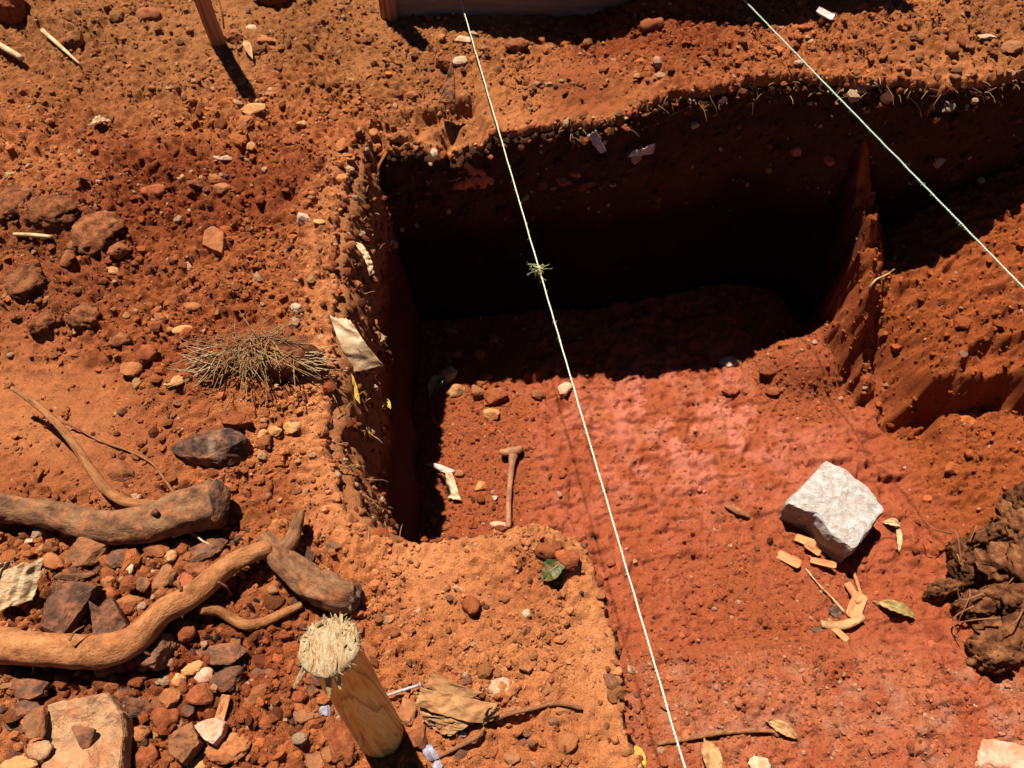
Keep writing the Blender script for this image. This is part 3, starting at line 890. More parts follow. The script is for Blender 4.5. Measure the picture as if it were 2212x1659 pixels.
def place(pts):
    """picture points (u, v, lift above ground, width in picture units) -> place and radius"""
    out = []
    for (u, v, l, w) in pts:
        p, t = hit(u, v, l)
        out.append([*p, w * t / FPX / 2])
    return np.array(out)

def limb(name, label, mat, pts, cat, n=40, seg=12, noise=.18, seed=0, parent=None, group=None, flat=1.0, wob=0.0):
    A = pts if isinstance(pts, np.ndarray) else place(pts)
    S = spline(A, n)
    r = np.random.default_rng(seed)
    if wob: S[1:-1, :3] += np.column_stack([noise2(np.arange(n - 2) * .5, np.full(n - 2, q * 9.0 + seed), seed) for q in range(3)]) * wob
    org = S[0, :3].copy() if parent is None else np.array(parent.location)
    V, F = tube_arrays(S[:, :3] - org, np.maximum(S[:, 3], .0004), seg, noise, seed, flat)
    o = link(name, fix_mesh(name, V, F, True, tube_co(S[:, :3], seg, seed)), M[mat], parent, None if parent else org)
    if label: tag(o, label, cat, group)
    return o

def bundle(polys, seg=4, org=(0, 0, 0)):
    VV, FF = [], []; k = 0
    for P, R in polys:
        V, F = tube_arrays(np.asarray(P) - np.asarray(org), R, seg, 0, 0, 1.0, False)
        VV.append(V); FF.append(F + k); k += len(V)
    return np.vstack(VV), np.vstack(FF)

def sheet(name, label, mat, corners, cat, nu=26, nv=26, crumple=.008, arch=0.0, seed=0, fold=0.0, parent=None, group=None, thick=.0012, ragged=.05, fsc=4.0, cs=2.2):
    """thin crumpled sheet; corners = four (x, y, z) going round"""
    c = [np.array(q, float) for q in corners]
    u, v = np.meshgrid(np.linspace(0, 1, nu), np.linspace(0, 1, nv))
    u = u + ragged * (np.minimum(v, 1 - v) * 0 + 1) * noise2(v * 6, v * 0 + seed, seed) * np.where((u < .01) | (u > .99), 1, 0)
    v = v + ragged * noise2(u * 6, u * 0 + seed + 4, seed) * np.where((v < .01) | (v > .99), 1, 0)
    P = (1 - u)[..., None] * (1 - v)[..., None] * c[0] + u[..., None] * (1 - v)[..., None] * c[1] + u[..., None] * v[..., None] * c[2] + (1 - u)[..., None] * v[..., None] * c[3]
    nrm = np.cross(c[1] - c[0], c[3] - c[0]); nrm /= np.linalg.norm(nrm)
    if nrm[2] < 0: nrm = -nrm
    lu = np.linalg.norm(c[1] - c[0]); lv = np.linalg.norm(c[3] - c[0]); lm_ = max(lu, lv); uo, vo = u, v
    u = u * lu / lm_ ; v = v * lv / lm_
    d = crumple * ((1 - 2.2 * np.abs(fbm2(u, v, cs, 3 if cs > 2 else 2, seed))) + .35 * noise2(u * 5, v * 4, seed + 2)) + arch * np.sin(math.pi * vo) + fold * np.abs(((vo * fsc + .12 * noise2(u * 3, v * 2, seed)) % 1) - .5) * 2
    P = P + nrm * d[..., None]
    V = P.reshape(-1, 3); org = V.mean(0) if parent is None else np.array(parent.location)
    top = V - org; bot = top - nrm * thick
    nU = nu; Ft = grid_faces(nu, nv); n = len(top)
    Fb = Ft[:, ::-1] + n
    edge = []
    bi = list(range(nu)) + [nu * j + nu - 1 for j in range(1, nv)] + [nu * (nv - 1) + i for i in range(nu - 2, -1, -1)] + [nu * j for j in range(nv - 2, 0, -1)]
    for i in range(len(bi)):
        a, b = bi[i], bi[(i + 1) % len(bi)]
        edge.append((a, a + n, b + n, b))
    me = make_mesh(name, np.vstack([top, bot]), np.vstack([Ft, Fb, np.array(edge)]))
    o = link(name, me, M[mat], parent, None if parent else org)
    if label: tag(o, label, cat, group)
    return o

def leaf(name, label, mat, a, b, wpx, lift=.012, curl=.02, cup=.25, cat='leaf', group=None, seed=0, notch=False, base=None):
    pa, ta = hit(*a, lift) if base is None else (at_z(*a, base), 2.0)
    pb, tb = hit(*b, lift) if base is None else (at_z(*b, base), 2.0)
    W = wpx * ta / FPX
    ax = pb - pa; L = np.linalg.norm(ax); ax /= L
    side = np.cross([0, 0, 1.0], ax); side /= np.linalg.norm(side); up = np.cross(ax, side)
    nu, nv = 22, 11
    u, v = np.meshgrid(np.linspace(0, 1, nu), np.linspace(-1, 1, nv))
    wv = np.sin(math.pi * np.clip(u, .01, .995) ** .85) ** .75
    if notch: wv = wv * (1 - .45 * np.exp(-((u - .8) / .08) ** 2) * (v > 0))
    X = u * L; Y = v * W * .5 * wv * (1 + .10 * noise2(u * 9, v * 0 + seed, seed))
    Z = curl * np.sin(math.pi * u) + cup * W * np.abs(v) * wv + .06 * W * np.cos(u * 34) * np.abs(v) + .12 * W * noise2(u * 4, v * 2, seed)
    V = (X[..., None] * ax + Y[..., None] * side + Z[..., None] * up).reshape(-1, 3)
    n = len(V); Ft = grid_faces(nu, nv)
    V2 = np.vstack([V, V - up * .0008])
    o = thing(name, label, cat, pa, group)
    link('blade', make_mesh('blade', V2, np.vstack([Ft, Ft[:, ::-1] + n])), M[mat], o)
    us = np.linspace(-.12, .96, 16)
    mid = (us * L)[:, None] * ax + (curl * np.sin(math.pi * np.clip(us, 0, 1)) + .0012)[:, None] * up
    Vr, Fr = tube_arrays(mid, np.linspace(.0016, .0005, 16) * max(W / .03, .6), 5)
    link('midrib', fix_mesh('midrib', Vr, Fr), M[mat], o)
    return o

# ---------------------------------------------------------------- hammered wooden stake
def make_stake():
    base, t = hit(822, 1585)
    g = float(H(np.array([base[0]]), np.array([base[1]]))[0])
    top = at_z(712, 1396, g + .43)
    o = thing('wooden_stake', 'stripped wooden stake with splintered hammered head at the bottom of the picture', 'stake', (base[0], base[1], g))
    b = np.array([base[0], base[1], g])
    ax = top - b; n = 30
    P = np.array([b - ax / np.linalg.norm(ax) * .06] + [b + ax * q for q in np.linspace(0, 1, n)])
    R = np.concatenate([[.040], np.linspace(.040, .0355, n)])
    V, F = tube_arrays(P - b, R, 36, .06, 3, 1.0, True)
    # flutes where the bark was peeled
    link('shaft', fix_mesh('shaft', V, F), M['stake'], o)
    axu = ax / np.linalg.norm(ax); s1 = np.cross(axu, [0, 1, 0]); s1 /= np.linalg.norm(s1); s2 = np.cross(axu, s1)
    r = np.random.default_rng(4)
    # mushroomed head: broom of crushed fibres
    Vd, Fd = ICO[3]
    D = Vd * np.array([.0405, .0405, .010]) * (1 + .14 * fbm3(Vd, 3, 3, 9))[:, None]
    Dw = D[:, :1] * s1 + D[:, 1:2] * s2 + D[:, 2:] * axu + (ax)
    Dw = Dw + axu * (.004 * fbm3(D * 90, 1.0, 3, 3))[:, None]
    link('crushed_head', make_mesh('crushed_head', Dw, Fd), M['fresh'], o)
    polys = []
    for q in range(230):
        a = r.uniform(0, 2 * math.pi); rr = .039 * math.sqrt(r.uniform(.45, 1))
        out = math.cos(a) * s1 + math.sin(a) * s2
        c = ax + out * rr + axu * r.uniform(-.004, .004)
        d = out * r.uniform(.4, 1.0) + axu * r.uniform(-.7, .25) + r.normal(0, .4, 3); d /= np.linalg.norm(d); L = r.uniform(.004, .013)
        w = r.uniform(.0004, .0011)
        polys.append((np.array([c - d * .004, c + d * L * .55, c + d * L]), [w, w * .9, w * .3]))
    V, F = bundle(polys, 4)
    stuff(link('splinters', fix_mesh('splinters', V, F, False), M['fresh'], o))
    for q in range(70):
        a = r.uniform(0, 2 * math.pi); rr = .034 * math.sqrt(r.random())
        c = ax + (math.cos(a) * s1 + math.sin(a) * s2) * rr + axu * r.uniform(.004, .010)
        d = np.array([r.normal(0, .5), -1.0 + r.normal(0, .5), r.normal(0, .25)]); d /= np.linalg.norm(d); L = r.uniform(.008, .022); w = r.uniform(.0012, .0036)
        V, F = tube_arrays(np.array([c - d * L * .5, c, c + d * L * .5 - axu * .002]), [w * .5, w, w * .25], 5, 0, 0, .4)
        link('splinter', fix_mesh('splinter', V, F, False), M['fresh'], o)
    # broad loose splinters hanging on the near side
    for (du, dv, L) in [(-.8, -.6, .042), (.05, -.9, .034), (.35, -.85, .026)]:
        c = ax + s1 * 0 + np.array([du * .034, dv * .036, -.004])
        d = np.array([du * .5, dv * .8, -.5]); d /= np.linalg.norm(d)
        V, F = tube_arrays(np.array([c - d * .02, c + d * L * .5, c + d * L]), [.005, .0045, .0016], 5, 0, 0, .45)
        link('splinter', fix_mesh('splinter', V, F, False), M['fresh'], o)
make_stake()

# tall post at the top left
def make_post(u, v, hgt, dia, label, lean=(0, 0)):
    p, t = hit(u, v)
    o = thing('wooden_post', label, 'post', p)
    P = np.array([[0, 0, -.05]] + [[lean[0] * q, lean[1] * q, hgt * q] for q in np.linspace(0, 1, 24)])
    V, F = tube_arrays(P, np.full(25, dia / 2) * np.linspace(1.03, .95, 25), 20, .16, int(u))
    link('pole', fix_mesh('pole', V, F), M['post'], o)
    for k in range(2):
        a = .8 + 2.1 * k
        V, F = tube_arrays(np.array([[math.cos(a) * dia * .45, math.sin(a) * dia * .45, hgt * (.2 + .3 * k)], [math.cos(a) * dia * .62, math.sin(a) * dia * .62, hgt * (.21 + .3 * k)]]), [dia * .16, dia * .12], 8)
        link('knot', fix_mesh('knot', V, F), M['post'], o)
make_post(470, 90, .78, .046, 'slender wooden post standing at the top left of the pit', (-.02, .02))
make_post(842, 34, .52, .060, 'dark post at the left end of the board behind the pit', (0, .03))

def make_panel():
    a, _ = hit(862, 34); b = np.array([1.10, 2.37, .06])
    o = thing('board', 'long weathered board standing on edge along the top of the picture', 'board', a)
    d = b - a; L = np.linalg.norm(d[:2]); ang = math.atan2(d[1], d[0])
    for k, (z0, z1) in enumerate([(.0, .17), (.173, .34)]):
        nx = 60
        x = np.linspace(0, L * (1 if k == 0 else .99), nx)
        rz = (b[2] - a[2]) * x / L
        top = z0 + .10 * x / L + (.01 + .157 * np.clip((x - .05) / .45, 0, 1)) * (1 + .9 * x / L) if k else z1 + .10 * x / L
        bot = z0 + (.104 * x / L if k else -.02 + 0 * x)
        V = []
        for yy in (0, .024):
            V += [np.column_stack([x, np.full(nx, yy) + .004 * noise2(x * 3, x * 0 + k, 4), rz + bot + .003 * noise2(x * 12, x * 0 + yy, 5)]), np.column_stack([x, np.full(nx, yy) + .004 * noise2(x * 3, x * 0 + k, 4), rz + top + .003 * noise2(x * 9, x * 0 + yy, 6)])]
        V = np.vstack(V); i = np.arange(nx - 1)
        q = lambda m, n_: np.stack([m * nx + i, m * nx + i + 1, n_ * nx + i + 1, n_ * nx + i], 1)
        F = np.vstack([q(0, 1), q(3, 2), q(1, 3), q(2, 0), [[0, nx, 3 * nx, 2 * nx], [nx - 1, 3 * nx - 1, 4 * nx - 1, 2 * nx - 1]]])
        ob = link('plank', make_mesh('plank', V, F, None, False), M['board'], o)
        ob.rotation_euler = (0, 0, ang)
make_panel()

# ---------------------------------------------------------------- strings
def make_string(name, label, a, b, sag, mat, rad, knot=None):
    a = np.array(a); b = np.array(b); _d = (b - a) / np.linalg.norm(b - a); a = a - _d * .8; b = b + _d * .9; n = 1300
    t = np.linspace(0, 1, n)
    P = a + (b - a) * t[:, None]; P[:, 2] -= sag * 4 * t * (1 - t)
    P[:, 0] += .0012 * noise2(t * 60, t * 0, 3); P[:, 2] += .0012 * noise2(t * 60, t * 0 + 5, 4)
    T = (b - a) / np.linalg.norm(b - a); s = np.cross(T, [0, 0, 1]); s /= np.linalg.norm(s); w = np.cross(s, T)
    o = thing(name, label, 'string', a)
    L = np.linalg.norm(b - a)
    for k in range(2):
        ph = t * L * 2 * math.pi / .013 + math.pi * k
        Q = P + (np.cos(ph) * rad * .55)[:, None] * s + (np.sin(ph) * rad * .55)[:, None] * w
        V, F = tube_arrays(Q - a, np.full(n, rad * .62), 6)
        link('strand', fix_mesh('strand', V, F), M[mat], o)
    r = np.random.default_rng(9)
    polys = []
    for q in range(260):
        c = P[r.integers(0, n)] - a; d = r.normal(size=3); d /= np.linalg.norm(d)
        polys.append((np.array([c, c + d * .004, c + d * .007 + [0, 0, -.001]]), [.0003, .0003, .0002]))
    V, F = bundle(polys, 3); stuff(link('fuzz', fix_mesh('fuzz', V, F), M[mat], o))
    if knot is not None:
        zz = CD * P[:, 1] - SD * (P[:, 2] - CAM_H); vv = 829.5 - FPX * (SD * P[:, 1] + CD * (P[:, 2] - CAM_H)) / zz
        i = int(np.argmin(np.abs(vv - knot))); c = P[i] - a
        V, F = ICO[2]
        kn = link('knot', make_mesh('knot', V * .0065 * (1 + .2 * fbm3(V, 3, 2, 4))[:, None] + c, F), M['fibre_green'], o)
        polys = []
        for q in range(30):
            d = r.normal(size=3) * [1, .8, .6] + np.array([-.6, -.5, -.3]) * (q % 3 > 0); d /= np.linalg.norm(d); st = r.uniform(.0025, .0065)
            pts = [c + r.normal(0, .003, 3)]
            for w_ in range(7):
                d = d + r.normal(0, .38, 3) + [0, 0, -.06]; d /= np.linalg.norm(d); pts.append(pts[-1] + d * st)
            polys.append((np.array(pts), np.linspace(.0011, .0006, 8)))
        V, F = bundle(polys, 4); link('frayed_ends', fix_mesh('frayed_ends', V, F), M['fibre_green'], kn)
    return o
make_string('string', 'cream twine stretched across the middle of the pit with a frayed green knot', at_z(966, -100, .06), at_z(1512, 1768, .05), .003, 'string', .0018, 580)
make_string('string', 'pale green twine crossing the top right corner of the picture', at_z(1512, -100, .16), at_z(2402, 815, .10), .003, 'string_green', .0020, None)

# ---------------------------------------------------------------- branches, roots and sticks on the left
limb('log', 'thick grey log lying at the left edge with its dark cut end toward the pit', 'bark', [(-140, 1075, .03, 66), (-40, 1092, .034, 64), (60, 1104, .036, 58), (150, 1122, .036, 62), (230, 1140, .036, 72), (320, 1132, .036, 84), (400, 1108, .038, 92), (468, 1088, .04, 108)], 'log', 110, 36, .24, 3)
limb('root', 'long wavy red-brown root curving across the lower left corner', 'root', [(-130, 1380, .03, 74), (-20, 1392, .034, 74), (90, 1402, .036, 72), (190, 1408, .036, 72), (260, 1398, .038, 68), (310, 1366, .04, 60), (352, 1322, .042, 54), (410, 1290, .044, 54), (455, 1252, .046, 50), (500, 1218, .046, 44), (545, 1196, .044, 38), (584, 1180, .042, 36)], 'root', 150, 32, .16, 5)
limb('root', 'short thin curved rootlet beside the long wavy root', 'root', [(432, 1316, .03, 22), (470, 1320, .022, 22), (500, 1336, .016, 22), (530, 1350, .014, 24), (570, 1344, .012, 22), (610, 1326, .012, 20), (652, 1306, .012, 15)], 'root', 36, 12, .12, 6)
lg = limb('log', 'short forked grey-brown log beside the splintered stake', 'bark', [(566, 1166, .03, 44), (592, 1190, .03, 52), (628, 1226, .032, 60), (676, 1262, .034, 68), (720, 1284, .036, 76), (756, 1288, .034, 66)], 'log', 80, 36, .34, 8)
limb('side_branch', None, 'bark', [(604, 1196, .03, 44), (626, 1172, .038, 38), (636, 1148, .044, 30), (644, 1124, .05, 26), (650, 1106, .058, 16)], None, 20, 14, .2, 9, lg)
limb('branch', 'slender bent branch rising from the end of the thick grey log', 'root', [(384, 1094, .012, 16), (330, 1090, .016, 21), (276, 1086, .024, 23), (232, 1060, .034, 22), (196, 1014, .046, 20), (160, 960, .058, 18), (120, 912, .066, 16), (76, 872, .070, 14), (26, 838, .072, 10)], 'branch', 60, 12, .12, 11)
limb('root', 'hair-thin root trailing from the slender branch toward the charred stone', 'twig', [(118, 908, .03, 5), (160, 922, .012, 5), (215, 952, .006, 5), (280, 975, .006, 5), (330, 1002, .006, 6), (355, 1035, .008, 6), (382, 1075, .008, 6)], 'root', 40, 6, .1, 12)
limb('root', 'curly dry root hanging below the charred stone', 'straw', [(372, 1160, .02, 5), (410, 1150, .02, 5), (440, 1170, .02, 4), (470, 1182, .015, 4)], 'root', 20, 5, .1, 14)
limb('stick', 'bleached white stick at the top left corner', 'straw', [(92, 66, .02, 10), (130, 100, .016, 9), (172, 138, .012, 4)], 'stick', 20, 8, .08, 15)
limb('stick', 'pale thick stick cut off by the left edge near the top', 'straw', [(-60, 60, .03, 16), (0, 98, .025, 14), (48, 126, .02, 12)], 'stick', 20, 8, .12, 16)
limb('stick', 'pale stick lying in front of the dark mottled clods at left', 'straw', [(30, 506, .012, 8), (70, 508, .012, 10), (112, 512, .012, 9)], 'stick', 16, 7, .12, 17)
limb('twig', 'knobbly reddish twig beside the brown paper near the bottom', 'twig', [(1072, 1552, .01, 10), (1106, 1540, .012, 11), (1159, 1529, .012, 9), (1189, 1521, .012, 9), (1218, 1521, .012, 8), (1257, 1530, .010, 9)], 'twig', 46, 9, .35, 18)
limb('twig', 'straight reddish twig below the brown paper at the bottom edge', 'twig', [(948, 1634, .008, 9), (989, 1614, .010, 9), (1029, 1593, .012, 9), (1047, 1572, .014, 7)], 'twig', 30, 9, .2, 19)
limb('twig', 'dark split twig lying on the pit floor left of the white block', 'twig', [(1566, 1092, .008, 8), (1592, 1104, .01, 15), (1618, 1116, .008, 8)], 'twig', 16, 8, .3, 20)
limb('twig', 'long dark root with a loop at the bottom of the pit floor', 'twig', [(1420, 1606, .01, 10), (1480, 1596, .012, 11), (1530, 1586, .02, 13), (1570, 1582, .012, 10), (1640, 1578, .012, 10), (1706, 1584, .01, 7)], 'root', 40, 9, .3, 21)
limb('twig', 'fine upright twig beside the slender post at the top left', 'twig', [(468, -20, .10, 4), (480, 30, .06, 4), (484, 62, .02, 4)], 'twig', 16, 5, .1, 22)
limb('stick', 'thin straight stick pointing away from the white block', 'chip', [(1842, 1230, .006, 8), (1854, 1266, .008, 8), (1864, 1300, .008, 6)], 'stick', 12, 6, .1, 23)
limb('stalk', 'long thin dry stalk below the white block', 'straw', [(1740, 1228, .006, 4), (1768, 1262, .008, 4), (1796, 1290, .01, 4), (1824, 1322, .012, 5)], 'stalk', 20, 5, .1, 24)
limb('bark_strip', 'curved strip of pale bark lying below the white block', 'leaf_dry', [(1774, 1348, .008, 16), (1806, 1352, .01, 20), (1836, 1346, .012, 20), (1866, 1332, .016, 14)], 'bark', 26, 10, .15, 25, flat=.6)
limb('straw', 'pale bent straw lying on the earth bank', 'straw', [(1878, 626, .004, 4), (1890, 606, .01, 5), (1914, 594, .012, 4), (1934, 580, .01, 3)], 'straw', 20, 5, .1, 26)
limb('nail', None, 'metal', [(834, 1503, .014, 7), (870, 1491, .016, 7), (905, 1480, .018, 7)], None, 10, 8, 0, 27)
_n = [o for o in bpy.data.objects if o.name.startswith('nail')][-1]; tag(_n, 'long grey metal nail between the stake and the brown paper', 'nail')
_h, _t = hit(907, 1479, .018)
_V, _F = tube_arrays(np.array([[0, 0, 0], [.002, .0007, .0004]]) + _h - np.array(_n.location), [.0055, .0055], 12)
link('nail_head', fix_mesh('nail_head', _V, _F), M['metal'], _n)

_rt = [o for o in bpy.data.objects if o.get('label', '').startswith('long wavy red-brown root')][0]
for k, P in enumerate([[(150, 1384, .07, 7), (160, 1366, .075, 5), (182, 1352, .07, 3)], [(300, 1396, .05, 8), (318, 1412, .03, 6), (342, 1420, .015, 3)], [(392, 1276, .07, 8), (384, 1258, .075, 6), (392, 1240, .07, 3)], [(470, 1256, .06, 8), (488, 1268, .05, 6), (500, 1284, .03, 3)], [(60, 1420, .05, 6), (72, 1444, .03, 5), (66, 1462, .015, 3)]]):
    limb('rootlet', None, 'root', P, None, 12, 7, .2, 70 + k, _rt)
_lg = [o for o in bpy.data.objects if o.get('label', '').startswith('thick grey log')][0]
for k, P in enumerate([[(196, 1126, .050, 20), (192, 1110, .072, 12)], [(330, 1120, .056, 22), (336, 1104, .082, 13)]]):
    limb('branch_stub', None, 'bark', P, None, 6, 12, .25, 80 + k, _lg)

def broken_end(o, u, v, l, w, seed):
    p, t = hit(u, v, l); r = np.random.default_rng(seed); P, F = rock_shape(4, 'a', r)
    link('broken_end', make_mesh('broken_end', P * np.array([.6, 1.0, .95]) * w * t / FPX + p - np.array(o.location), F, None, False), M['charcoal'], o)
broken_end(_lg, 470, 1088, .04, 104, 5)
broken_end(lg, 758, 1288, .032, 74, 6)

# old bone on the pit floor
def on_floor_px(u, v, l):
    p = at_z(u, v, -.80)
    z = float(floor_z(np.array([p[0]]), np.array([p[1]]))[0]) + l
    return at_z(u, v, z)
bo = at_z(1104, 975, -.80)
bone = thing('bone', 'rust-stained T-shaped bone lying on the pit floor', 'bone', bo)
limb('bone_shaft', None, 'bone', np.array([[*on_floor_px(u, v, .020), w] for u, v, w in [(1108, 984, .016), (1106, 1002, .0115), (1102, 1040, .0095), (1099, 1082, .009), (1098, 1140, .0095)]]), None, 34, 12, .1, 31, bone)
limb('bone_head', None, 'bone', np.array([[*on_floor_px(u, v, l), w] for u, v, l, w in [(1082, 976, .020, .010), (1092, 978, .024, .014), (1106, 976, .026, .016), (1118, 972, .024, .014), (1127, 968, .018, .008)]]), None, 24, 14, .35, 32, bone)

# ---------------------------------------------------------------- dry grass tuft beside the pit
def make_tuft():
    c, _ = hit(572, 775)
    o = thing('grass_tuft', 'uprooted tuft of dry straw lying at the left rim of the pit', 'grass tuft', c)
    r = np.random.default_rng(21)
    V, F = ICO[3]
    D = V * np.array([.105, .05, .035]) * (1 + .35 * fbm3(V, 2.4, 3, 8))[:, None] + np.array([.02, 0, .012])
    link('root_clod', make_mesh('root_clod', D, F), M['clod_mould'], o)
    polys = []
    for q in range(300):
        b = np.array([r.normal(-.01, .036), r.normal(.008, .022), r.uniform(.015, .055)])
        k = r.random()
        if k < .45: d = np.array([r.normal(.15, .35), -1.0, r.uniform(-.35, .25)])
        elif k < .75: d = np.array([r.uniform(.5, 1.2), r.normal(-.15, .3), r.uniform(-.2, .25)])
        else: d = np.array([-1.0, r.normal(-.6, .4), r.uniform(-.3, .3)])
        d /= np.linalg.norm(d); L = r.uniform(.02, .088)
        bend = r.normal(0, .030, 3)
        d = d + r.normal(0, .35, 3); d /= np.linalg.norm(d)
        P = np.array([b, b + d * L * .35 + bend * .2, b + d * L * .7 + bend * .6, b + d * L + bend + np.array([0, 0, -.012])])
        P[:, 2] = np.maximum(P[:, 2], .004)
        w = r.uniform(.0005, .0014)
        polys.append((P, [w, w, w * .85, w * .5]))
    V, F = bundle(polys, 4)
    link('stalks', fix_mesh('stalks', V, F), M['straw_old'], o)
    polys = []
    for q in range(34):                                   # tail of stalks reaching the rim
        b = np.array([r.uniform(.06, .12), r.normal(-.012, .012), r.uniform(.012, .035)])
        d = np.array([1.0, r.normal(-.12, .22), r.normal(0, .12)]); d /= np.linalg.norm(d); L = r.uniform(.03, .075)
        polys.append((np.array([b, b + d * L * .5 + r.normal(0, .003, 3), b + d * L]), [.0013, .0012, .0007]))
    V, F = bundle(polys, 4); link('tail', fix_mesh('tail', V, F), M['straw'], o)
    polys = []
    for q in range(26):                                   # the far left wisp with forked ends
        b = np.array([-.10, -.02, .03]) + r.normal(0, .012, 3)
        d = np.array([r.uniform(-1, -.2), r.uniform(-.9, .15), r.uniform(-.1, .2)]); d /= np.linalg.norm(d); L = r.uniform(.05, .10)
        P = np.array([b, b + d * L * .5 + r.normal(0, .006, 3), b + d * L]); P[:, 2] = np.maximum(P[:, 2], .004)
        polys.append((P, [.0016, .0014, .0008]))
    V, F = bundle(polys, 4); link('wisp', fix_mesh('wisp', V, F), M['straw'], o)
make_tuft()

# ---------------------------------------------------------------- sheets, leaves, paper
def G(u, v, l=0.0): return hit(u, v, l)[0]
bag = thing('paper', 'crumpled brown paper lying right of the wooden stake', 'paper', G(985, 1520))
sheet('upper_fold', None, 'paper', [G(918, 1480, .012), G(936, 1452, .020), G(1046, 1496, .022), G(1000, 1518, .012)], None, 24, 20, .004, .006, 41, 0, bag, cs=2.6)
sheet('front_fold', None, 'paper', [G(900, 1520, .010), G(912, 1480, .034), G(1078, 1516, .036), G(1050, 1562, .012)], None, 44, 44, .007, .010, 42, .006, bag, fsc=1.0, cs=2.6)
sheet('lower_fold', None, 'paper', [G(934, 1562, .004), G(910, 1528, .018), G(1030, 1552, .022), G(980, 1580, .004)], None, 40, 40, .006, .006, 43, .005, bag, fsc=1.0, cs=2.6)
sheet('crumpled_corner', None, 'paper', [G(1040, 1560, .010), G(1048, 1530, .04), G(1080, 1520, .038), G(1074, 1546, .012)], None, 14, 14, .008, 0, 44, 0, bag)
sheet('plastic_sheet', 'dusty tan plastic sheet hanging over the left rim of the pit', 'plastic', [at_z(714, 684, .024), at_z(758, 690, .022), at_z(830, 790, -.05), at_z(768, 806, -.06)], 'plastic sheet', 40, 30, .006, .014, 45, .003, fsc=2)
sheet('plastic_sheet', 'small twisted pale plastic scrap on the pit floor left of the bone', 'plastic', [G(962, 1020, .01), G(978, 1024, .012), G(996, 1082, .014), G(968, 1078, .008)], 'plastic', 18, 26, .006, .006, 46, .004)
sheet('plastic_sheet', 'thin pale plastic strip half in shadow at the foot of the left wall', 'white_plastic', [G(916, 1003, .008), G(936, 1000, .010), G(985, 1018, .012), G(968, 1026, .006)], 'plastic', 20, 12, .004, .004, 47)
sheet('husk', 'pale crumpled dry husk at the left edge below the thick log', 'leaf_pale', [G(-20, 1330, .02), G(14, 1232, .045), G(100, 1206, .05), G(76, 1296, .02)], 'husk', 40, 60, .004, .018, 48, .004, fsc=4)
sheet('husk', 'small pale husk lying against the left edge of the picture', 'leaf_pale', [G(-30, 1240, .02), G(-6, 1212, .03), G(34, 1208, .03), G(18, 1240, .015)], 'husk', 20, 30, .003, .008, 49, .005, fsc=4)
leaf('leaf', 'green leaf with a torn tip on the platform in front of the pit', 'leaf_green', (1172, 1252), (1222, 1212), 44, .018, .012, .25, seed=51, notch=True)
leaf('leaf', 'curled olive-green dead leaf right of the bark strip', 'leaf_olive', (1896, 1302), (1978, 1334), 26, .010, .012, .35, seed=52)
leaf('leaf', 'long yellow-green dead leaf hanging on the left wall', 'leaf_yellow', (735, 792), (778, 872), 22, .01, .012, .5, seed=53, base=-.07)
leaf('leaf', 'small bright yellow leaf on the dark left wall', 'leaf_yellow', (832, 860), (844, 884), 12, .01, .002, .2, seed=54, base=-.30)
leaf('leaf', 'pale triangular dead leaf on the ground at upper left', 'leaf_pale', (196, 270), (240, 262), 20, .014, .008, .3, seed=55)
leaf('leaf', 'orange dead leaf beside the rocks near the slender post', 'leaf_dry', (528, 88), (546, 128), 16, .010, .006, .3, seed=56)
leaf('leaf', 'orange-brown dead leaf at the bottom edge on the pit floor', 'leaf_dry', (1522, 1600), (1548, 1690), 40, .014, .014, .35, seed=57)
leaf('leaf', 'narrow yellow leaf at the foot of the platform at the bottom edge', 'leaf_yellow', (1372, 1610), (1392, 1668), 14, .01, .01, .3, seed=58, base=-.05)
leaf('leaf', 'olive dead leaf among the stones at the back of the pit floor', 'leaf_olive', (930, 852), (958, 812), 30, .02, .012, .3, seed=59)
leaf('leaf', 'narrow pale leaf sheath draped beside the white block', 'leaf_pale', (1908, 1128), (1946, 1136), 18, .012, .01, .3, seed=60)
leaf('leaf', 'pale leaf strip hanging down beside the white block', 'leaf_pale', (1938, 1136), (1942, 1192), 12, .012, .006, .3, seed=61)
leaf('leaf', 'orange leaf lying half hidden near the bottom right', 'leaf_dry', (1660, 1560), (1724, 1596), 26, .01, .012, .3, seed=62)
leaf('leaf', 'small green leaf stub at the far left', 'leaf_olive', (10, 388), (34, 372), 12, .012, .004, .3, seed=63)
leaf('leaf', 'white feathery scrap by the upper left wall', 'leaf_pale', (770, 524), (796, 560), 14, .01, .004, .3, seed=64, base=-.05)

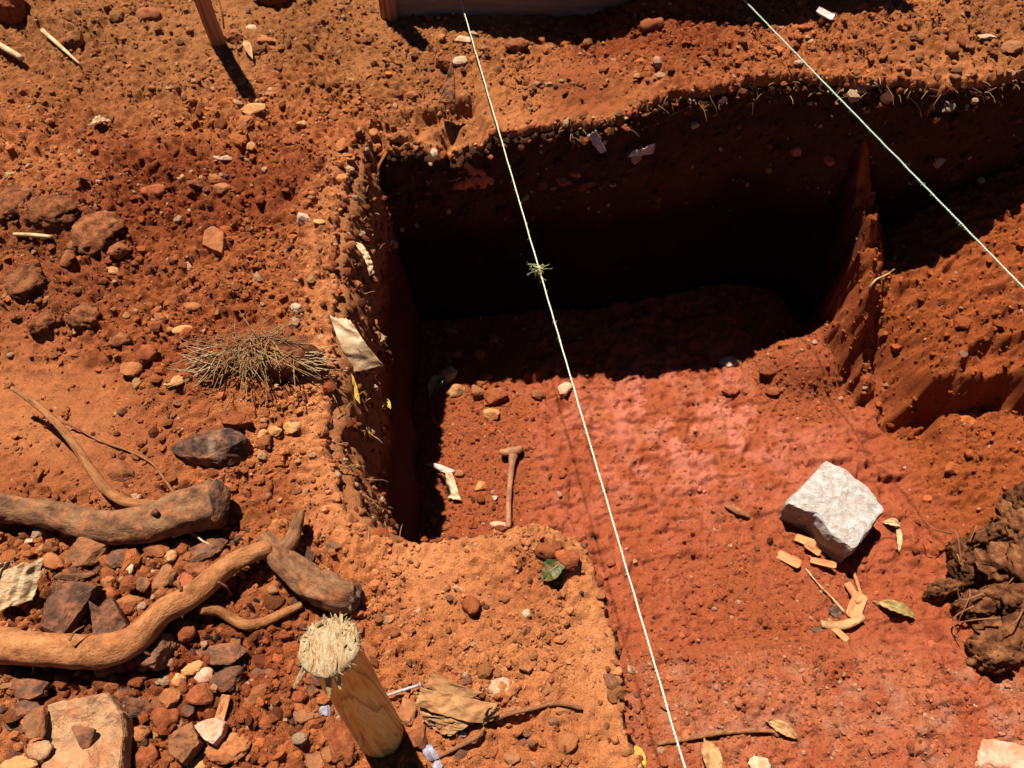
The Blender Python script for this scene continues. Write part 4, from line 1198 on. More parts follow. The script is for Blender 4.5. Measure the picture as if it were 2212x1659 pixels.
for (u, v, L, w, rot, lab) in [(1702, 1211, 52, 22, -34, 'flat rectangular wood chip in front of the white block'), (1776, 1220, 54, 15, -20, 'narrow pointed wood chip in front of the white block'), (1738, 1172, 44, 20, -28, 'curled wood shaving touching the front of the white block'),
                                (1752, 1190, 36, 16, -40, 'second curled shaving under the front corner of the white block'), (1846, 1312, 62, 32, 60, 'broad pale wood chip standing behind the bark strip'), (1838, 1284, 48, 16, -70, 'small upright wood chip above the bark strip'),
                                (486, 1536, 60, 22, 84, 'orange splinter of wood among the stones at lower left'), (1812, 1372, 40, 14, -55, 'small wood chip just below the bark strip'), (1778, 40, 40, 20, -32, 'bright white chip at the top right beside the green twine')]:
    p, t = hit(u, v)
    k = t / FPX
    V, F = ICO[2]; r = np.random.default_rng(int(u))
    Q = np.sign(V) * np.abs(V) ** .3 * np.array([L * k / 2, w * k / 2, .0022 + .001 * r.random()])
    Q[:, 2] += .006 * (Q[:, 1] / (w * k / 2)) ** 2 + .010 * (Q[:, 0] / (L * k / 2)) ** 2 * r.uniform(-.2, .8)
    Q[:, 1] *= 1 + .25 * noise2(Q[:, 0] * 60, Q[:, 0] * 0 + u, 3)
    o = link('wood_chip', make_mesh('wood_chip', Q, F, None, False), M['white_plastic' if 'white chip' in lab else 'chip'], None, (p[0], p[1], float(H(np.array([p[0]]), np.array([p[1]]))[0]) + .008), (r.normal(0, .12), r.normal(0, .12), math.radians(rot)))
    tag(o, lab, 'wood chip')

# ---------------------------------------------------------------- named stones and clods
slab('stone_block', 'large white granite block standing on the red pit floor', 'granite', [(1785, 993), (1745, 1035), (1712, 1068), (1700, 1086), (1764, 1112), (1796, 1154), (1846, 1190), (1876, 1150), (1912, 1098), (1880, 1052), (1815, 1004)], .115, 'stone', None, 0, (0, 0), .010, 5, .0045, None, .98)
slab('stone_slab', 'big flat sandy slab at the bottom left corner', 'slab', [(102, 1523), (132, 1512), (180, 1506), (231, 1497), (249, 1526), (268, 1552), (264, 1620), (256, 1700), (85, 1700), (88, 1622), (98, 1556)], .03, 'stone', None, .012, (.02, -.04), .012, 6, .007, None, 1.0)
slab('stone_slab', 'dark slanting stone plate above the long wavy root', 'stone_dark', [(121, 1257), (165, 1256), (209, 1264), (172, 1318), (128, 1374), (84, 1356), (100, 1300)], .02, 'stone', None, .022, (.10, .12), .006, 7, .004)
slab('stone_slab', 'notched dark stone plate leaning behind the long wavy root', 'stone_dark', [(191, 1297), (212, 1310), (236, 1284), (256, 1316), (272, 1350), (258, 1374), (202, 1374), (196, 1330)], .022, 'stone', None, .018, (-.05, .06), .006, 8, .005)
slab('stone_flake', 'pale pink pointed stone flake among the clods at lower left', 'stone_pink', [(417, 1568), (442, 1554), (468, 1550), (487, 1562), (478, 1588), (459, 1608), (440, 1598)], .014, 'stone', None, .018, (.03, -.03), .006, 9, .002)
slab('stone_flake', 'brown angular stone plate beside the pale pink flake', 'stone_brown', [(364, 1590), (390, 1570), (414, 1558), (430, 1604), (392, 1650), (362, 1624)], .022, 'stone', None, .012, (.05, .08), .006, 10, .003)
slab('tile_fragment', 'flat orange tile fragment on the red crumbs at upper left', 'clod_orange', [(441, 497), (460, 487), (484, 501), (482, 522), (479, 545), (456, 536), (435, 526)], .016, 'tile', None, .006, (.05, -.04), .004, 11, .0015)
slab('stone_flake', 'round whitish flat stone behind the brown paper', 'stone_pink', [(1046, 1484), (1060, 1468), (1086, 1462), (1108, 1470), (1117, 1484), (1108, 1500), (1090, 1512), (1062, 1506)], .010, 'stone', None, .002, (0, 0), .012, 12, .003)
slab('stone_flake', 'flat tan flake embedded in the platform behind the whitish stone', 'clod_orange', [(1120, 1424), (1136, 1410), (1152, 1414), (1160, 1434), (1142, 1452), (1122, 1444)], .006, 'stone', None, .002, (0, 0), .01, 13, .002)
slab('stone_flake', 'low red-brown flake below the dry straw tuft', 'clod_red', [(474, 896), (500, 882), (532, 892), (544, 910), (512, 918), (480, 914)], .012, 'stone', None, .002, (0, 0), .01, 14, .002)
slab('sherd', 'pale upright sherd leaning at the back rim of the pit', 'stone_brown', [(948, 206), (962, 178), (976, 150), (982, 178), (984, 206)], .02, 'sherd', None, .05, (.9, .1), .006, 15, .002)

R_ = [
 # u, v, w, h, mat, style, hz, rot, label
 (198, 1194, 108, 94, 'stone_brown', 'a', .65, 25, 'brown angular stone with shiny facets below the thick log'),
 (119, 1216, 52, 40, 'clod_orange', 'a', .6, 0, 'orange clod behind the pale crumpled husk'),
 (162, 1246, 92, 20, 'stone_dark', 'f', .7, 3, 'thin dark stone bar above the slanting plate'),
 (371, 1204, 27, 29, 'stone_tan', 'r', .8, 0, 'round yellow pebble below the end of the thick log'),
 (391, 1176, 44, 24, 'stone_tan', 'a', .6, 10, 'crusty pale lump above the round yellow pebble'),
 (236, 1259, 34, 30, 'clod_orange', 'r', .8, 0, 'round orange pebble at the tip of the dark slanting plate'),
 (238, 1286, 48, 36, 'clod_red', 'r', .8, 0, 'round red clod touching the round orange pebble'),
 (355, 1250, 58, 46, 'stone_brown', 'a', .7, 40, 'smooth tan egg-shaped stone left of the long wavy root'),
 (313, 1263, 36, 40, 'stone_dark', 'a', .6, 20, 'grey wedge stone beside the egg-shaped stone'),
 (427, 1234, 60, 32, 'clod_brown', 'a', .7, -5, 'brown block lying behind the long wavy root'),
 (398, 1260, 44, 42, 'brick', 'f', .4, 30, 'flat red chip between the egg-shaped stone and the wavy root'),
 (281, 1304, 62, 38, 'clod_orange', 'r', .7, 15, 'crumbly orange clod right of the notched plate'),
 (351, 1283, 34, 26, 'clod_brown', 'r', .7, 0, 'small brown clod below the egg-shaped stone'),
 (403, 1367, 44, 48, 'clod_red', 'r', .8, 30, 'bright red clod tucked below the long wavy root'),
 (367, 1358, 44, 20, 'stone_brown', 'f', .5, 20, 'thin brown chip under the bend of the wavy root'),
 (346, 1404, 90, 78, 'stone_dark', 'a', .7, 50, 'dark angular rock in the shadow of the wavy root'),
 (142, 1180, 26, 28, 'clod_red', 'a', .8, 0, 'small red pebble left of the brown shiny-facetted stone'),
 (106, 1183, 32, 28, 'clod_brown', 'a', .7, 0, 'brown pebble left of the small red pebble'),
 (62, 1171, 18, 14, 'stone_white', 'a', .6, 0, 'glinting white chip below the thick log'),
 (281, 1230, 16, 22, 'stone_white', 'a', .7, 0, 'white quartz chip below the end of the thick log'),
 (262, 1210, 50, 46, 'stone_dark', 'a', .6, 60, 'dark rock in shadow below the thick log end'),
 (340, 1190, 60, 40, 'clod_brown', 'a', .6, 0, 'brown clod in the shadow of the log end'),
 (450, 1190, 90, 40, 'stone_dark', 'f', .5, 20, 'flat dark stone behind the tip of the wavy root'),
 (477, 1412, 108, 52, 'stone_dark', 'f', .5, -8, 'wide flat dark stone under the short curved rootlet'),
 (420, 1440, 54, 44, 'stone_tan', 'a', .75, 20, 'pale tan stone in front of the wide flat dark stone'),
 (444, 1461, 40, 36, 'stone_pink', 'r', .8, 0, 'round pinkish-orange stone in front of the pale tan stone'),
 (387, 1470, 30, 30, 'stone_tan', 'a', .8, 0, 'small tan stone left of the round pinkish stone'),
 (492, 1470, 74, 50, 'stone_dark', 'f', .5, 12, 'dark flaky stone right of the round pinkish stone'),
 (561, 1454, 66, 44, 'stone_dark', 'f', .35, 25, 'layered dark flake half buried left of the stake head'),
 (555, 1500, 54, 34, 'clod_brown', 'f', .35, 40, 'layered brown flake below the half buried dark flake'),
 (435, 1502, 58, 50, 'clod_red', 'a', .8, 10, 'big red angular clod in the lower left heap'),
 (372, 1508, 48, 44, 'clod_orange', 'a', .8, 80, 'orange angular stone left of the big red clod'),
 (360, 1550, 64, 48, 'clod_red', 'r', .75, 0, 'large lumpy red clod above the brown angular plate'),
 (408, 1535, 34, 32, 'stone_dark', 'a', .7, 0, 'dark pebble between the red clods'),
 (453, 1532, 40, 30, 'clod_red', 'a', .7, 40, 'small red-brown clod left of the orange splinter'),
 (495, 1620, 104, 64, 'clod_orange', 'r', .45, 10, 'wide low crumbly clod beside the pale pink flake'),
 (363, 1634, 38, 26, 'clod_red', 'a', .7, 0, 'red chip at the foot of the brown angular plate'),
 (315, 1636, 62, 56, 'clod_red', 'r', .7, 30, 'rough red clod at the bottom edge right of the sandy slab'),
 (429, 1654, 44, 30, 'stone_tan', 'r', .7, 0, 'pale rounded stone cut by the bottom edge'),
 (306, 1586, 42, 36, 'clod_orange', 'r', .7, 0, 'orange clod just right of the sandy slab'),
 (345, 1584, 20, 40, 'stone_brown', 'f', .7, 80, 'narrow brown stone left of the brown angular plate'),
 (291, 1524, 98, 56, 'charcoal', 'a', .6, -20, 'ribbed charcoal-grey rock above the sandy slab'),
 (113, 1574, 48, 66, 'stone_brown', 'a', .55, 10, 'squarish brown stone lying on the sandy slab'),
 (207, 1600, 58, 42, 'stone_dark', 'f', .4, -20, 'dark crumbly flake lying on the sandy slab'),
 (120, 1632, 58, 44, 'slab', 'r', .5, 0, 'rounded sandy stone on the lower part of the slab'),
 (40, 1660, 96, 50, 'stone_tan', 'r', .6, 15, 'pale rounded stone at the bottom left corner'),
 (58, 1530, 62, 36, 'stone_dark', 'a', .7, 5, 'dark block left of the sandy slab'),
 (48, 1564, 74, 40, 'stone_dark', 'a', .7, -5, 'dark blocky stone in front of the other dark block'),
 (18, 1481, 36, 18, 'stone_brown', 'f', .6, 0, 'thin pale stone at the left edge below the wavy root'),
 (213, 1480, 27, 27, 'clod_red', 'a', .9, 0, 'isolated bright red pebble in the shadow of the wavy root'),
 (70, 1490, 80, 46, 'stone_dark', 'a', .6, 0, 'dark stone in the shade under the wavy root'),
 (250, 1440, 90, 40, 'stone_dark', 'a', .6, 10, 'dark rubble stone shaded by the bend of the wavy root'),
 (579, 1562, 34, 32, 'clod_red', 'r', .8, 0, 'round red clod in the crumbs left of the stake'),
 (648, 1508, 34, 30, 'clod_red', 'r', .8, 0, 'round red clod close to the left side of the stake'),
 (662, 1546, 58, 38, 'stone_brown', 'f', .4, -20, 'flat olive-brown stone left of the stake'),
 (702, 1534, 26, 34, 'grey_lump', 'a', .7, 70, 'blue-grey stone touching the stake shaft'),
 (742, 1606, 72, 112, 'clod_red', 'r', .55, 15, 'large orange-red clod at the left foot of the stake'),
 (681, 1645, 40, 48, 'stone_brown', 'f', .4, 60, 'flat brown stone at the bottom edge left of the red clod'),
 (709, 1629, 34, 34, 'stone_brown', 'f', .4, 0, 'round flat brown stone beside the large orange-red clod'),
 (676, 1491, 28, 22, 'stone_dark', 'f', .5, 0, 'small dark flake below the stake head'),
 (880, 1538, 40, 52, 'stone_brown', 'f', .5, -20, 'flat brown stone right of the stake foot'),
 (902, 1598, 54, 56, 'clod_brown', 'a', .8, 20, 'red-brown block in shade right of the stake foot'),
 (931, 1628, 32, 46, 'grey_lump', 'r', .7, 60, 'crumbly blue-grey lump at the bottom edge'),
 (997, 1586, 24, 16, 'grey_lump', 'r', .7, 0, 'tiny blue-grey lump below the brown paper'),
 (946, 1654, 24, 20, 'grey_lump', 'r', .7, 0, 'small blue-grey crumb below the crumbly lump'),
 (1218, 1534, 40, 20, 'clod_orange', 'f', .5, 0, 'flat orange stone below the knobbly twig'),
 (1195, 1558, 24, 20, 'stone_dark', 'a', .7, 0, 'dark pebble below the knobbly twig'),
 (1182, 1494, 28, 14, 'stone_brown', 'f', .7, 35, 'narrow brown stone right of the whitish flat stone'),
 (1106, 1640, 38, 24, 'stone_brown', 'a', .6, 5, 'brown oval stone near the bottom edge of the platform'),
 (1137, 1580, 26, 22, 'stone_brown', 'f', .5, 0, 'small grey-brown flake between the two twigs'),
 (1125, 1600, 30, 22, 'stone_dark', 'f', .4, 0, 'thin dark flake below the two twigs'),
 (1225, 1606, 54, 40, 'clod_orange', 'r', .35, 40, 'low orange hump near the bottom of the platform'),
 (1136, 1326, 20, 16, 'stone_white', 'a', .7, 30, 'small white chip in the middle of the platform'),
 (1186, 1192, 64, 44, 'clod_red', 'r', .8, 20, 'lumpy red clod above the green leaf'),
 (1222, 1210, 46, 60, 'clod_red', 'a', .8, 80, 'red clod right of the green leaf'),
 (1018, 1310, 40, 44, 'clod_red', 'r', .6, 60, 'cracked red clod in the middle of the platform'),
 (880, 1162, 64, 26, 'stone_tan', 'r', .6, 10, 'smooth tan stone set in the front lip of the pit'),
 (720, 1180, 36, 22, 'stone_dark', 'f', .5, -10, 'dark flake near the front left corner of the pit'),
 (590, 1138, 66, 30, 'clod_orange', 'f', .5, 10, 'flat orange stone left of the forked log branch'),
 (465, 978, 172, 92, 'charcoal', 'a', .85, -6, 'large charred black stone on the left ground'),
 (570, 938, 24, 30, 'stone_tan', 'a', .8, 0, 'small upright orange stone right of the charred stone'),
 (595, 934, 32, 26, 'stone_tan', 'a', .8, 0, 'middle of three orange stones above the charred stone'),
 (633, 927, 40, 27, 'stone_tan', 'a', .7, 0, 'rightmost and largest of three orange stones by the pit rim'),
 (259, 1022, 80, 52, 'clod_brown', 'a', .6, -25, 'brown clod beside the slender bent branch'),
 (287, 801, 46, 46, 'clod_orange', 'a', .5, 30, 'orange block left of the dry straw tuft'),
 (322, 770, 42, 46, 'clod_red', 'r', .8, 0, 'dark red clod above the orange block'),
 (378, 826, 44, 28, 'stone_tan', 'a', .6, 0, 'pale stone at the left end of the dry straw tuft'),
 (395, 714, 44, 22, 'stone_tan', 'a', .6, 0, 'pale flat stone upper left of the dry straw tuft'),
 (371, 716, 22, 20, 'stone_brown', 'a', .8, 0, 'small brown stone beside the pale flat stone'),
 (353, 686, 40, 20, 'clod_orange', 'a', .6, 0, 'thin orange stone above the small brown stone'),
 (185, 690, 76, 62, 'clod_mould', 'r', .8, 0, 'dark round clod in the shaded clump at left'),
 (100, 702, 70, 54, 'clod_mould', 'r', .8, 20, 'dark clod at the lower edge of the shaded clump at left'),
 (56, 612, 84, 96, 'clod_mould', 'r', .5, 0, 'weedy grey-brown clump at the left edge'),
 (150, 567, 44, 54, 'clod_mould', 'a', .9, 0, 'upright brown clod above the weedy clump'),
 (245, 588, 32, 24, 'stone_tan', 'r', .8, -10, 'smooth orange pebble right of the mottled clods'),
 (262, 550, 44, 40, 'clod_brown', 'a', .9, 0, 'pointed brown clod above the smooth orange pebble'),
 (259, 735, 48, 38, 'clod_mould', 'r', .7, 0, 'brown clod with rootlets above the dark red clod'),
 (416, 665, 44, 26, 'clod_orange', 'r', .6, 0, 'orange clod above the pale flat stone'),
 (640, 664, 22, 18, 'stone_white', 'a', .7, 0, 'small white stone near the left rim'),
 (30, 440, 80, 110, 'clod_mould', 'r', .5, 0, 'big dark mottled clod cut by the left edge'),
 (118, 456, 128, 100, 'clod_mould', 'r', .5, -20, 'big mottled clod in the middle of three at the left'),
 (208, 506, 118, 128, 'clod_mould', 'r', .5, -40, 'big rounded mottled clod nearest the red crumbs'),
 (550, 240, 56, 30, 'stone_tan', 'a', .7, 10, 'pale block at the tip of the post shadow'),
 (532, 273, 34, 38, 'clod_orange', 'a', .8, 0, 'orange block below the pale block'),
 (473, 389, 42, 26, 'clod_orange', 'a', .7, 10, 'orange stone above the flat tile fragment'),
 (483, 413, 38, 30, 'stone_brown', 'a', .8, 0, 'brown stone between the orange stone and the tile fragment'),
 (396, 389, 22, 22, 'stone_tan', 'a', .8, 0, 'small tan stone in the upper left ground'),
 (427, 399, 32, 36, 'clod_brown', 'a', .8, 0, 'brown clod right of the small tan stone'),
 (336, 417, 58, 36, 'clod_red', 'r', .7, 10, 'red clod in the patch of red crumbs'),
 (165, 88, 50, 50, 'clod_mould', 'a', .8, -20, 'dark clod right of the bleached white stick'),
 (325, 40, 58, 42, 'clod_brown', 'r', .7, 0, 'brown clod left of the slender post'),
 (658, 475, 30, 34, 'stone_pink', 'a', .9, 0, 'pale pink cube-like stone near the left rim'),
 (690, 482, 28, 17, 'stone_tan', 'a', .7, 0, 'flat pale stone at the very edge of the left rim'),
 (543, 322, 22, 26, 'stone_tan', 'a', .8, 0, 'pale stone below the orange block'),
 (487, 345, 64, 20, 'stone_white', 'f', .6, -12, 'whitish sherd in the upper left ground'),
 (651, 270, 24, 20, 'stone_tan', 'a', .8, 0, 'tan pebble left of the back left pit corner'),
 (507, 84, 46, 32, 'clod_brown', 'a', .8, 0, 'brown rock just right of the slender post'),
 (578, 90, 46, 26, 'clod_orange', 'a', .6, -12, 'tilted orange stone right of the slender post'),
 (545, 62, 26, 16, 'stone_white', 'a', .6, 0, 'glinting white scrap above the tilted orange stone'),
 (590, -4, 92, 62, 'clod_red', 'r', .95, 0, 'big rounded red lump cut off by the top edge'),
 (22, 30, 84, 100, 'clod_red', 'a', .9, 20, 'big red block in the top left corner'),
 (1003, 90, 40, 18, 'stone_white', 'a', .7, -8, 'pale brick-like stone left of the cream twine'),
 (992, 135, 38, 26, 'stone_white', 'f', .6, 10, 'whitish flat stone above the upright sherd'),
 (957, 142, 34, 32, 'clod_brown', 'a', .9, 0, 'brown stone left of the whitish flat stone'),
 (1024, 73, 22, 12, 'stone_white', 'a', .7, 0, 'small white stone touching the shadow of the board'),
 (1115, 104, 56, 32, 'clod_brown', 'r', .8, 10, 'brown clod in front of the board shadow'),
 (1269, 98, 22, 24, 'clod_brown', 'r', .9, 0, 'dark round clod behind the pit'),
 (1405, 62, 60, 32, 'clod_red', 'r', .9, 15, 'red clod rising into the board shadow'),
 (789, 90, 24, 16, 'clod_brown', 'a', .8, 0, 'brown pebble left of the dark post shadow'),
 (890, 210, 30, 20, 'clod_brown', 'a', .8, 0, 'brown stone near the ledge at the back rim'),
 (1725, 138, 24, 14, 'stone_white', 'r', .7, 0, 'white scrap at the back rim under the green twine'),
 (1851, 205, 24, 26, 'stone_white', 'f', .6, 30, 'pale scrap at the right end of the back rim'),
 (2131, 82, 42, 14, 'stone_white', 'a', .7, -5, 'bright white stone near the top right corner'),
 (2182, 108, 52, 40, 'stone_brown', 'a', .6, 0, 'brown stone at the right edge near the top'),
 (966, 814, 44, 36, 'stone_pink', 'a', .8, -10, 'white and red stone on the shadow line of the pit floor'),
 (987, 846, 40, 34, 'stone_tan', 'a', .8, 0, 'squarish tan stone below the white and red stone'),
 (1032, 852, 32, 32, 'clod_orange', 'a', .8, 0, 'orange stone in the row on the pit floor'),
 (1071, 860, 52, 34, 'clod_red', 'a', .8, 20, 'large red clod in the row on the pit floor'),
 (1062, 898, 36, 28, 'stone_tan', 'a', .8, 0, 'pale tan pebble alone in front of the row on the pit floor'),
 (1162, 855, 34, 27, 'clod_brown', 'r', .7, 0, 'brown clod right of the large red clod on the pit floor'),
 (1221, 846, 38, 34, 'stone_pink', 'a', .9, 20, 'pale pink stone beside the cream twine on the pit floor'),
 (1204, 800, 18, 20, 'clod_orange', 'a', .9, 0, 'small orange stone lit at the edge of the pit shadow'),
 (1051, 815, 28, 18, 'stone_brown', 'a', .7, 0, 'brown stone half in shadow on the pit floor'),
 (1034, 832, 34, 18, 'clod_red', 'r', .7, 0, 'red clod behind the row on the pit floor'),
 (1037, 1050, 22, 30, 'stone_tan', 'f', .4, -60, 'flat tan chip left of the bone'),
 (1069, 1077, 12, 12, 'stone_white', 'a', .8, 0, 'white pebble beside the bone shaft'),
 (1076, 1133, 36, 16, 'stone_pink', 'a', .7, 0, 'pale stone against the front lip beside the bone'),
 (992, 1024, 22, 20, 'clod_orange', 'r', .7, 0, 'orange pebble by the twisted plastic scrap'),
 (969, 712, 46, 28, 'stone_brown', 'a', .6, -20, 'slab-like stone deep in the pit shadow'),
 (1037, 766, 28, 30, 'stone_brown', 'a', .7, 20, 'triangular stone in the pit shadow'),
 (978, 766, 46, 22, 'stone_brown', 'a', .6, 0, 'flat stone in the shadow behind the white and red stone'),
 (1065, 735, 28, 26, 'stone_brown', 'a', .8, 0, 'rounded stone in the pit shadow left of the twine'),
 (1573, 786, 46, 32, 'stone_white', 'r', .6, 0, 'oval pale stone on the shadow line at the right of the pit floor'),
 (1660, 802, 50, 32, 'clod_red', 'a', .9, 10, 'dark red clod at the foot of the granular heap'),
 (1578, 846, 40, 28, 'clod_red', 'r', .5, 0, 'low red clod on the pink pit floor'),
 (1670, 848, 32, 24, 'clod_red', 'r', .7, 0, 'small red clod in front of the granular heap'),
 (1802, 1322, 28, 30, 'charcoal', 'a', .6, 0, 'black charred bit beside the broad pale chip'),
 (1764, 1362, 36, 16, 'charcoal', 'a', .6, -10, 'flat charred bit below the bark strip'),
 (2158, 1640, 150, 90, 'stone_pink', 'a', .5, 15, 'large pale pink stone at the bottom right corner'),
 (1640, 1655, 50, 40, 'stone_white', 'a', .6, 0, 'whitish stone at the bottom edge of the pit floor'),
 (1002, 382, 74, 46, 'clod_orange', 'r', .6, 0, 'x'),
]
for (u, v, w, h, mt, st, hz, rot, lab) in R_:
    if lab == 'x': continue
    nm = 'clod' if mt.startswith('clod') else 'stone'
    big = w * h > 3500
    lift = None
    rock(u, v, w, h, nm, lab, mt, st, hz, rot, 'clod' if nm == 'clod' else 'stone', None, .44 if mt == 'clod_mould' else (.12 if w > 165 else .25), 4 if big else 3)

# stones that rest on the sandy slab are raised onto it
for o in list(bpy.data.objects):
    if 'sandy slab' in o.get('label', '') and 'lying on' in o.get('label', '') or 'on the lower part of the slab' in o.get('label', ''):
        o.location.z += .052

# ---------------------------------------------------------------- things set in the back wall
def at_y(u, v, y):
    dx, dy, dz = ray(u, v); t = y / dy
    return np.array([dx * t, y, CAM_H + dz * t])
def wall_y(u, v):
    W = [w for w in WALLPTS if w[0] == 'pit_wall_back'][0][1].reshape(-1, 3)
    y = 1.9
    for _ in range(3):
        p = at_y(u, v, y); k = np.argmin((W[:, 0] - p[0]) ** 2 + (W[:, 2] - p[2]) ** 2); y = W[k, 1]
    return at_y(u, v, y)
c = wall_y(1005, 382)
th, ph = np.meshgrid(np.linspace(0, 2 * math.pi, 40, endpoint=False), np.linspace(0, 2 * math.pi, 14, endpoint=False))
D = np.stack([np.cos(th).ravel(), np.sin(ph).ravel(), np.sin(th).ravel()], 1)
lump_ = 1 + .9 * fbm3(D, 2.2, 3, 3)
RR = .028 * (1 + .2 * np.cos(th * 3 + 1)).ravel(); rr_ = .017 * lump_ * (1 + .5 * (np.sin(th) < 0)).ravel()
V = np.stack([np.cos(th).ravel() * (RR + np.cos(ph).ravel() * rr_) * 1.25, np.sin(ph).ravel() * rr_ * .8, np.sin(th).ravel() * (RR + np.cos(ph).ravel() * rr_)], 1)
i, j = np.meshgrid(np.arange(14), np.arange(40)); i = i.ravel(); j = j.ravel()
F = np.stack([i * 40 + j, i * 40 + (j + 1) % 40, ((i + 1) % 14) * 40 + (j + 1) % 40, ((i + 1) % 14) * 40 + j], 1)
tag(link('stone', make_mesh('stone', V, F), M['brick'], None, c + [0, .010, 0]), 'red ring-like lump with a dark hole in the back wall', 'stone')
for (u, v, w, h, mt, lab) in [(1218, 388, 38, 16, 'brick', 'long red brick fragment in the back wall right of the twine'), (1240, 372, 30, 14, 'brick', 'upper red brick fragment in the back wall'), (1720, 322, 26, 24, 'brick', 'red fragment in the back wall near its right end'), (1790, 344, 26, 22, 'brick', 'rightmost red fragment in the back wall'), (858, 293, 46, 30, 'clod_orange', 'lit orange lump in the back left corner of the pit'), (806, 287, 22, 20, 'clod_orange', 'small lit orange lump in the back left corner of the pit'), (938, 326, 16, 12, 'stone_white', 'white chip in the back wall left of the twine'), (1660, 364, 16, 14, 'clod_orange', 'small orange chip deep in the back wall'), (1060, 334, 14, 12, 'brick', 'tiny red chip beside the twine in the back wall')]:
    p = wall_y(u, v); k = 2.35 / FPX; r = np.random.default_rng(u)
    P, F = rock_shape(3, 'a', r)
    tag(link('stone', make_mesh('stone', P * [w * k, .03, h * k], F, None, False), M[mt], None, p + [0, -.006, 0]), lab, 'stone')
for (q, lab) in [([(1268, 280), (1288, 268), (1310, 312), (1298, 318)], 'white plastic scrap hanging from the back rim'), ([(1352, 326), (1360, 316), (1412, 296), (1408, 318)], 'grey-white plastic strip sticking out of the back wall')]:
    sheet('plastic_scrap', lab, 'white_plastic', [wall_y(*a) + [0, -.022, 0] for a in q], 'plastic', 18, 14, .006, .006, 91, .003)
sheet('plastic_scrap', 'tiny green plastic scrap in the back wall', 'leaf_green', [wall_y(*a) + [0, -.015, 0] for a in [(1232, 300), (1236, 290), (1246, 292), (1240, 302)]], 'plastic', 8, 8, .003, 0, 92)
sheet('plastic_scrap', 'white plastic scrap low on the left wall near the front lip', 'white_plastic', [at_z(786, 1084, -.10), at_z(802, 1078, -.11), at_z(808, 1116, -.13), at_z(792, 1122, -.12)], 'plastic', 14, 14, .006, .004, 93)
sheet('plastic_scrap', 'pale torn scrap high on the left wall', 'plastic', [at_z(780, 548, -.03), at_z(792, 544, -.035), at_z(806, 592, -.07), at_z(796, 598, -.07)], 'plastic', 16, 20, .006, .006, 94, .003)

# ---------------------------------------------------------------- loose stones and clods, each its own thing
ANCHOR = [(598, 775, 'dry straw tuft'), (465, 987, 'charred black stone'), (459, 515, 'flat tile fragment'), (208, 506, 'big rounded mottled clod'), (118, 456, 'middle mottled clod'), (30, 440, 'mottled clod at the left edge'),
          (185, 690, 'dark round clod of the shaded clump'), (56, 612, 'weedy clump'), (330, 318, 'low flat hump at upper left'), (550, 240, 'tip of the post shadow'), (470, 70, 'slender post'), (218, 268, 'pale triangular leaf'),
          (130, 100, 'bleached white stick'), (25, 30, 'red block in the corner'), (165, 88, 'dark clod near the white stick'), (336, 417, 'red clod in the red crumbs'), (623, 420, 'little hole near the left rim'), (658, 475, 'pink cube-like stone'),
          (487, 345, 'whitish sherd'), (322, 770, 'dark red clod by the tuft'), (259, 735, 'clod with rootlets'), (120, 920, 'slender bent branch'), (120, 1110, 'thick grey log'), (440, 1100, 'cut end of the grey log'), (198, 1194, 'brown shiny-facetted stone'),
          (50, 1270, 'crumpled husk'), (146, 1308, 'dark slanting plate'), (229, 1333, 'notched dark plate'), (355, 1250, 'egg-shaped stone'), (460, 1250, 'middle of the wavy root'), (120, 1400, 'left part of the wavy root'), (310, 1370, 'bend of the wavy root'),
          (540, 1350, 'short curved rootlet'), (620, 1220, 'forked log'), (730, 1285, 'blunt end of the forked log'), (477, 1412, 'wide flat dark stone'), (435, 1502, 'big red angular clod'), (291, 1524, 'charcoal-grey rock'), (180, 1600, 'sandy slab'), (48, 1550, 'dark blocks left of the slab'),
          (452, 1578, 'pale pink flake'), (396, 1604, 'brown angular plate'), (495, 1620, 'wide low crumbly clod'), (561, 1454, 'half buried dark flake'), (700, 1400, 'splintered stake head'), (760, 1520, 'stake shaft'), (744, 1606, 'orange-red clod at the stake foot'),
          (985, 1520, 'brown paper'), (1082, 1487, 'whitish flat stone'), (1160, 1529, 'knobbly twig'), (990, 1610, 'straight reddish twig'), (1140, 1431, 'embedded tan flake'), (1018, 1310, 'cracked red clod'), (1195, 1230, 'green leaf'), (880, 1162, 'tan stone in the front lip'), (1136, 1326, 'white chip on the platform'), (1225, 1606, 'low orange hump'), (931, 1628, 'blue-grey lump'),
          (1300, 1400, 'right edge of the platform'), (1120, 1150, 'front lip of the pit'), (600, 8, 'rounded red lump at the top'), (890, 80, 'dark post shadow'), (1003, 90, 'brick-like pale stone'), (992, 135, 'whitish stone above the sherd'), (968, 185, 'upright sherd'), (1115, 104, 'brown clod before the board'), (1269, 98, 'dark round clod behind the pit'), (1405, 62, 'red clod in the board shadow'),
          (1250, 200, 'smooth hump at the back rim'), (780, 170, 'bare patch behind the pit corner'), (1778, 40, 'bright white chip'), (1640, 60, 'top end of the green twine'), (1725, 138, 'white scrap under the green twine'), (2131, 82, 'bright white stone'), (2182, 108, 'brown stone at the right edge'), (1500, 150, 'middle of the back rim'), (1851, 205, 'pale scrap on the back rim'), (1990, 180, 'right part of the back rim')]
ORD = ['', 'second ', 'third ', 'fourth ', 'fifth ', 'sixth ', 'seventh ', 'eighth ', 'ninth ', 'tenth ', 'eleventh ', 'twelfth ']
COLOUR = {'clod_red': 'red clod', 'clod_orange': 'orange clod', 'clod_brown': 'brown clod', 'stone_tan': 'tan stone', 'stone_brown': 'brown stone', 'stone_dark': 'dark stone', 'stone_pink': 'pinkish stone', 'charcoal': 'charcoal-black stone'}
LOOSE = []
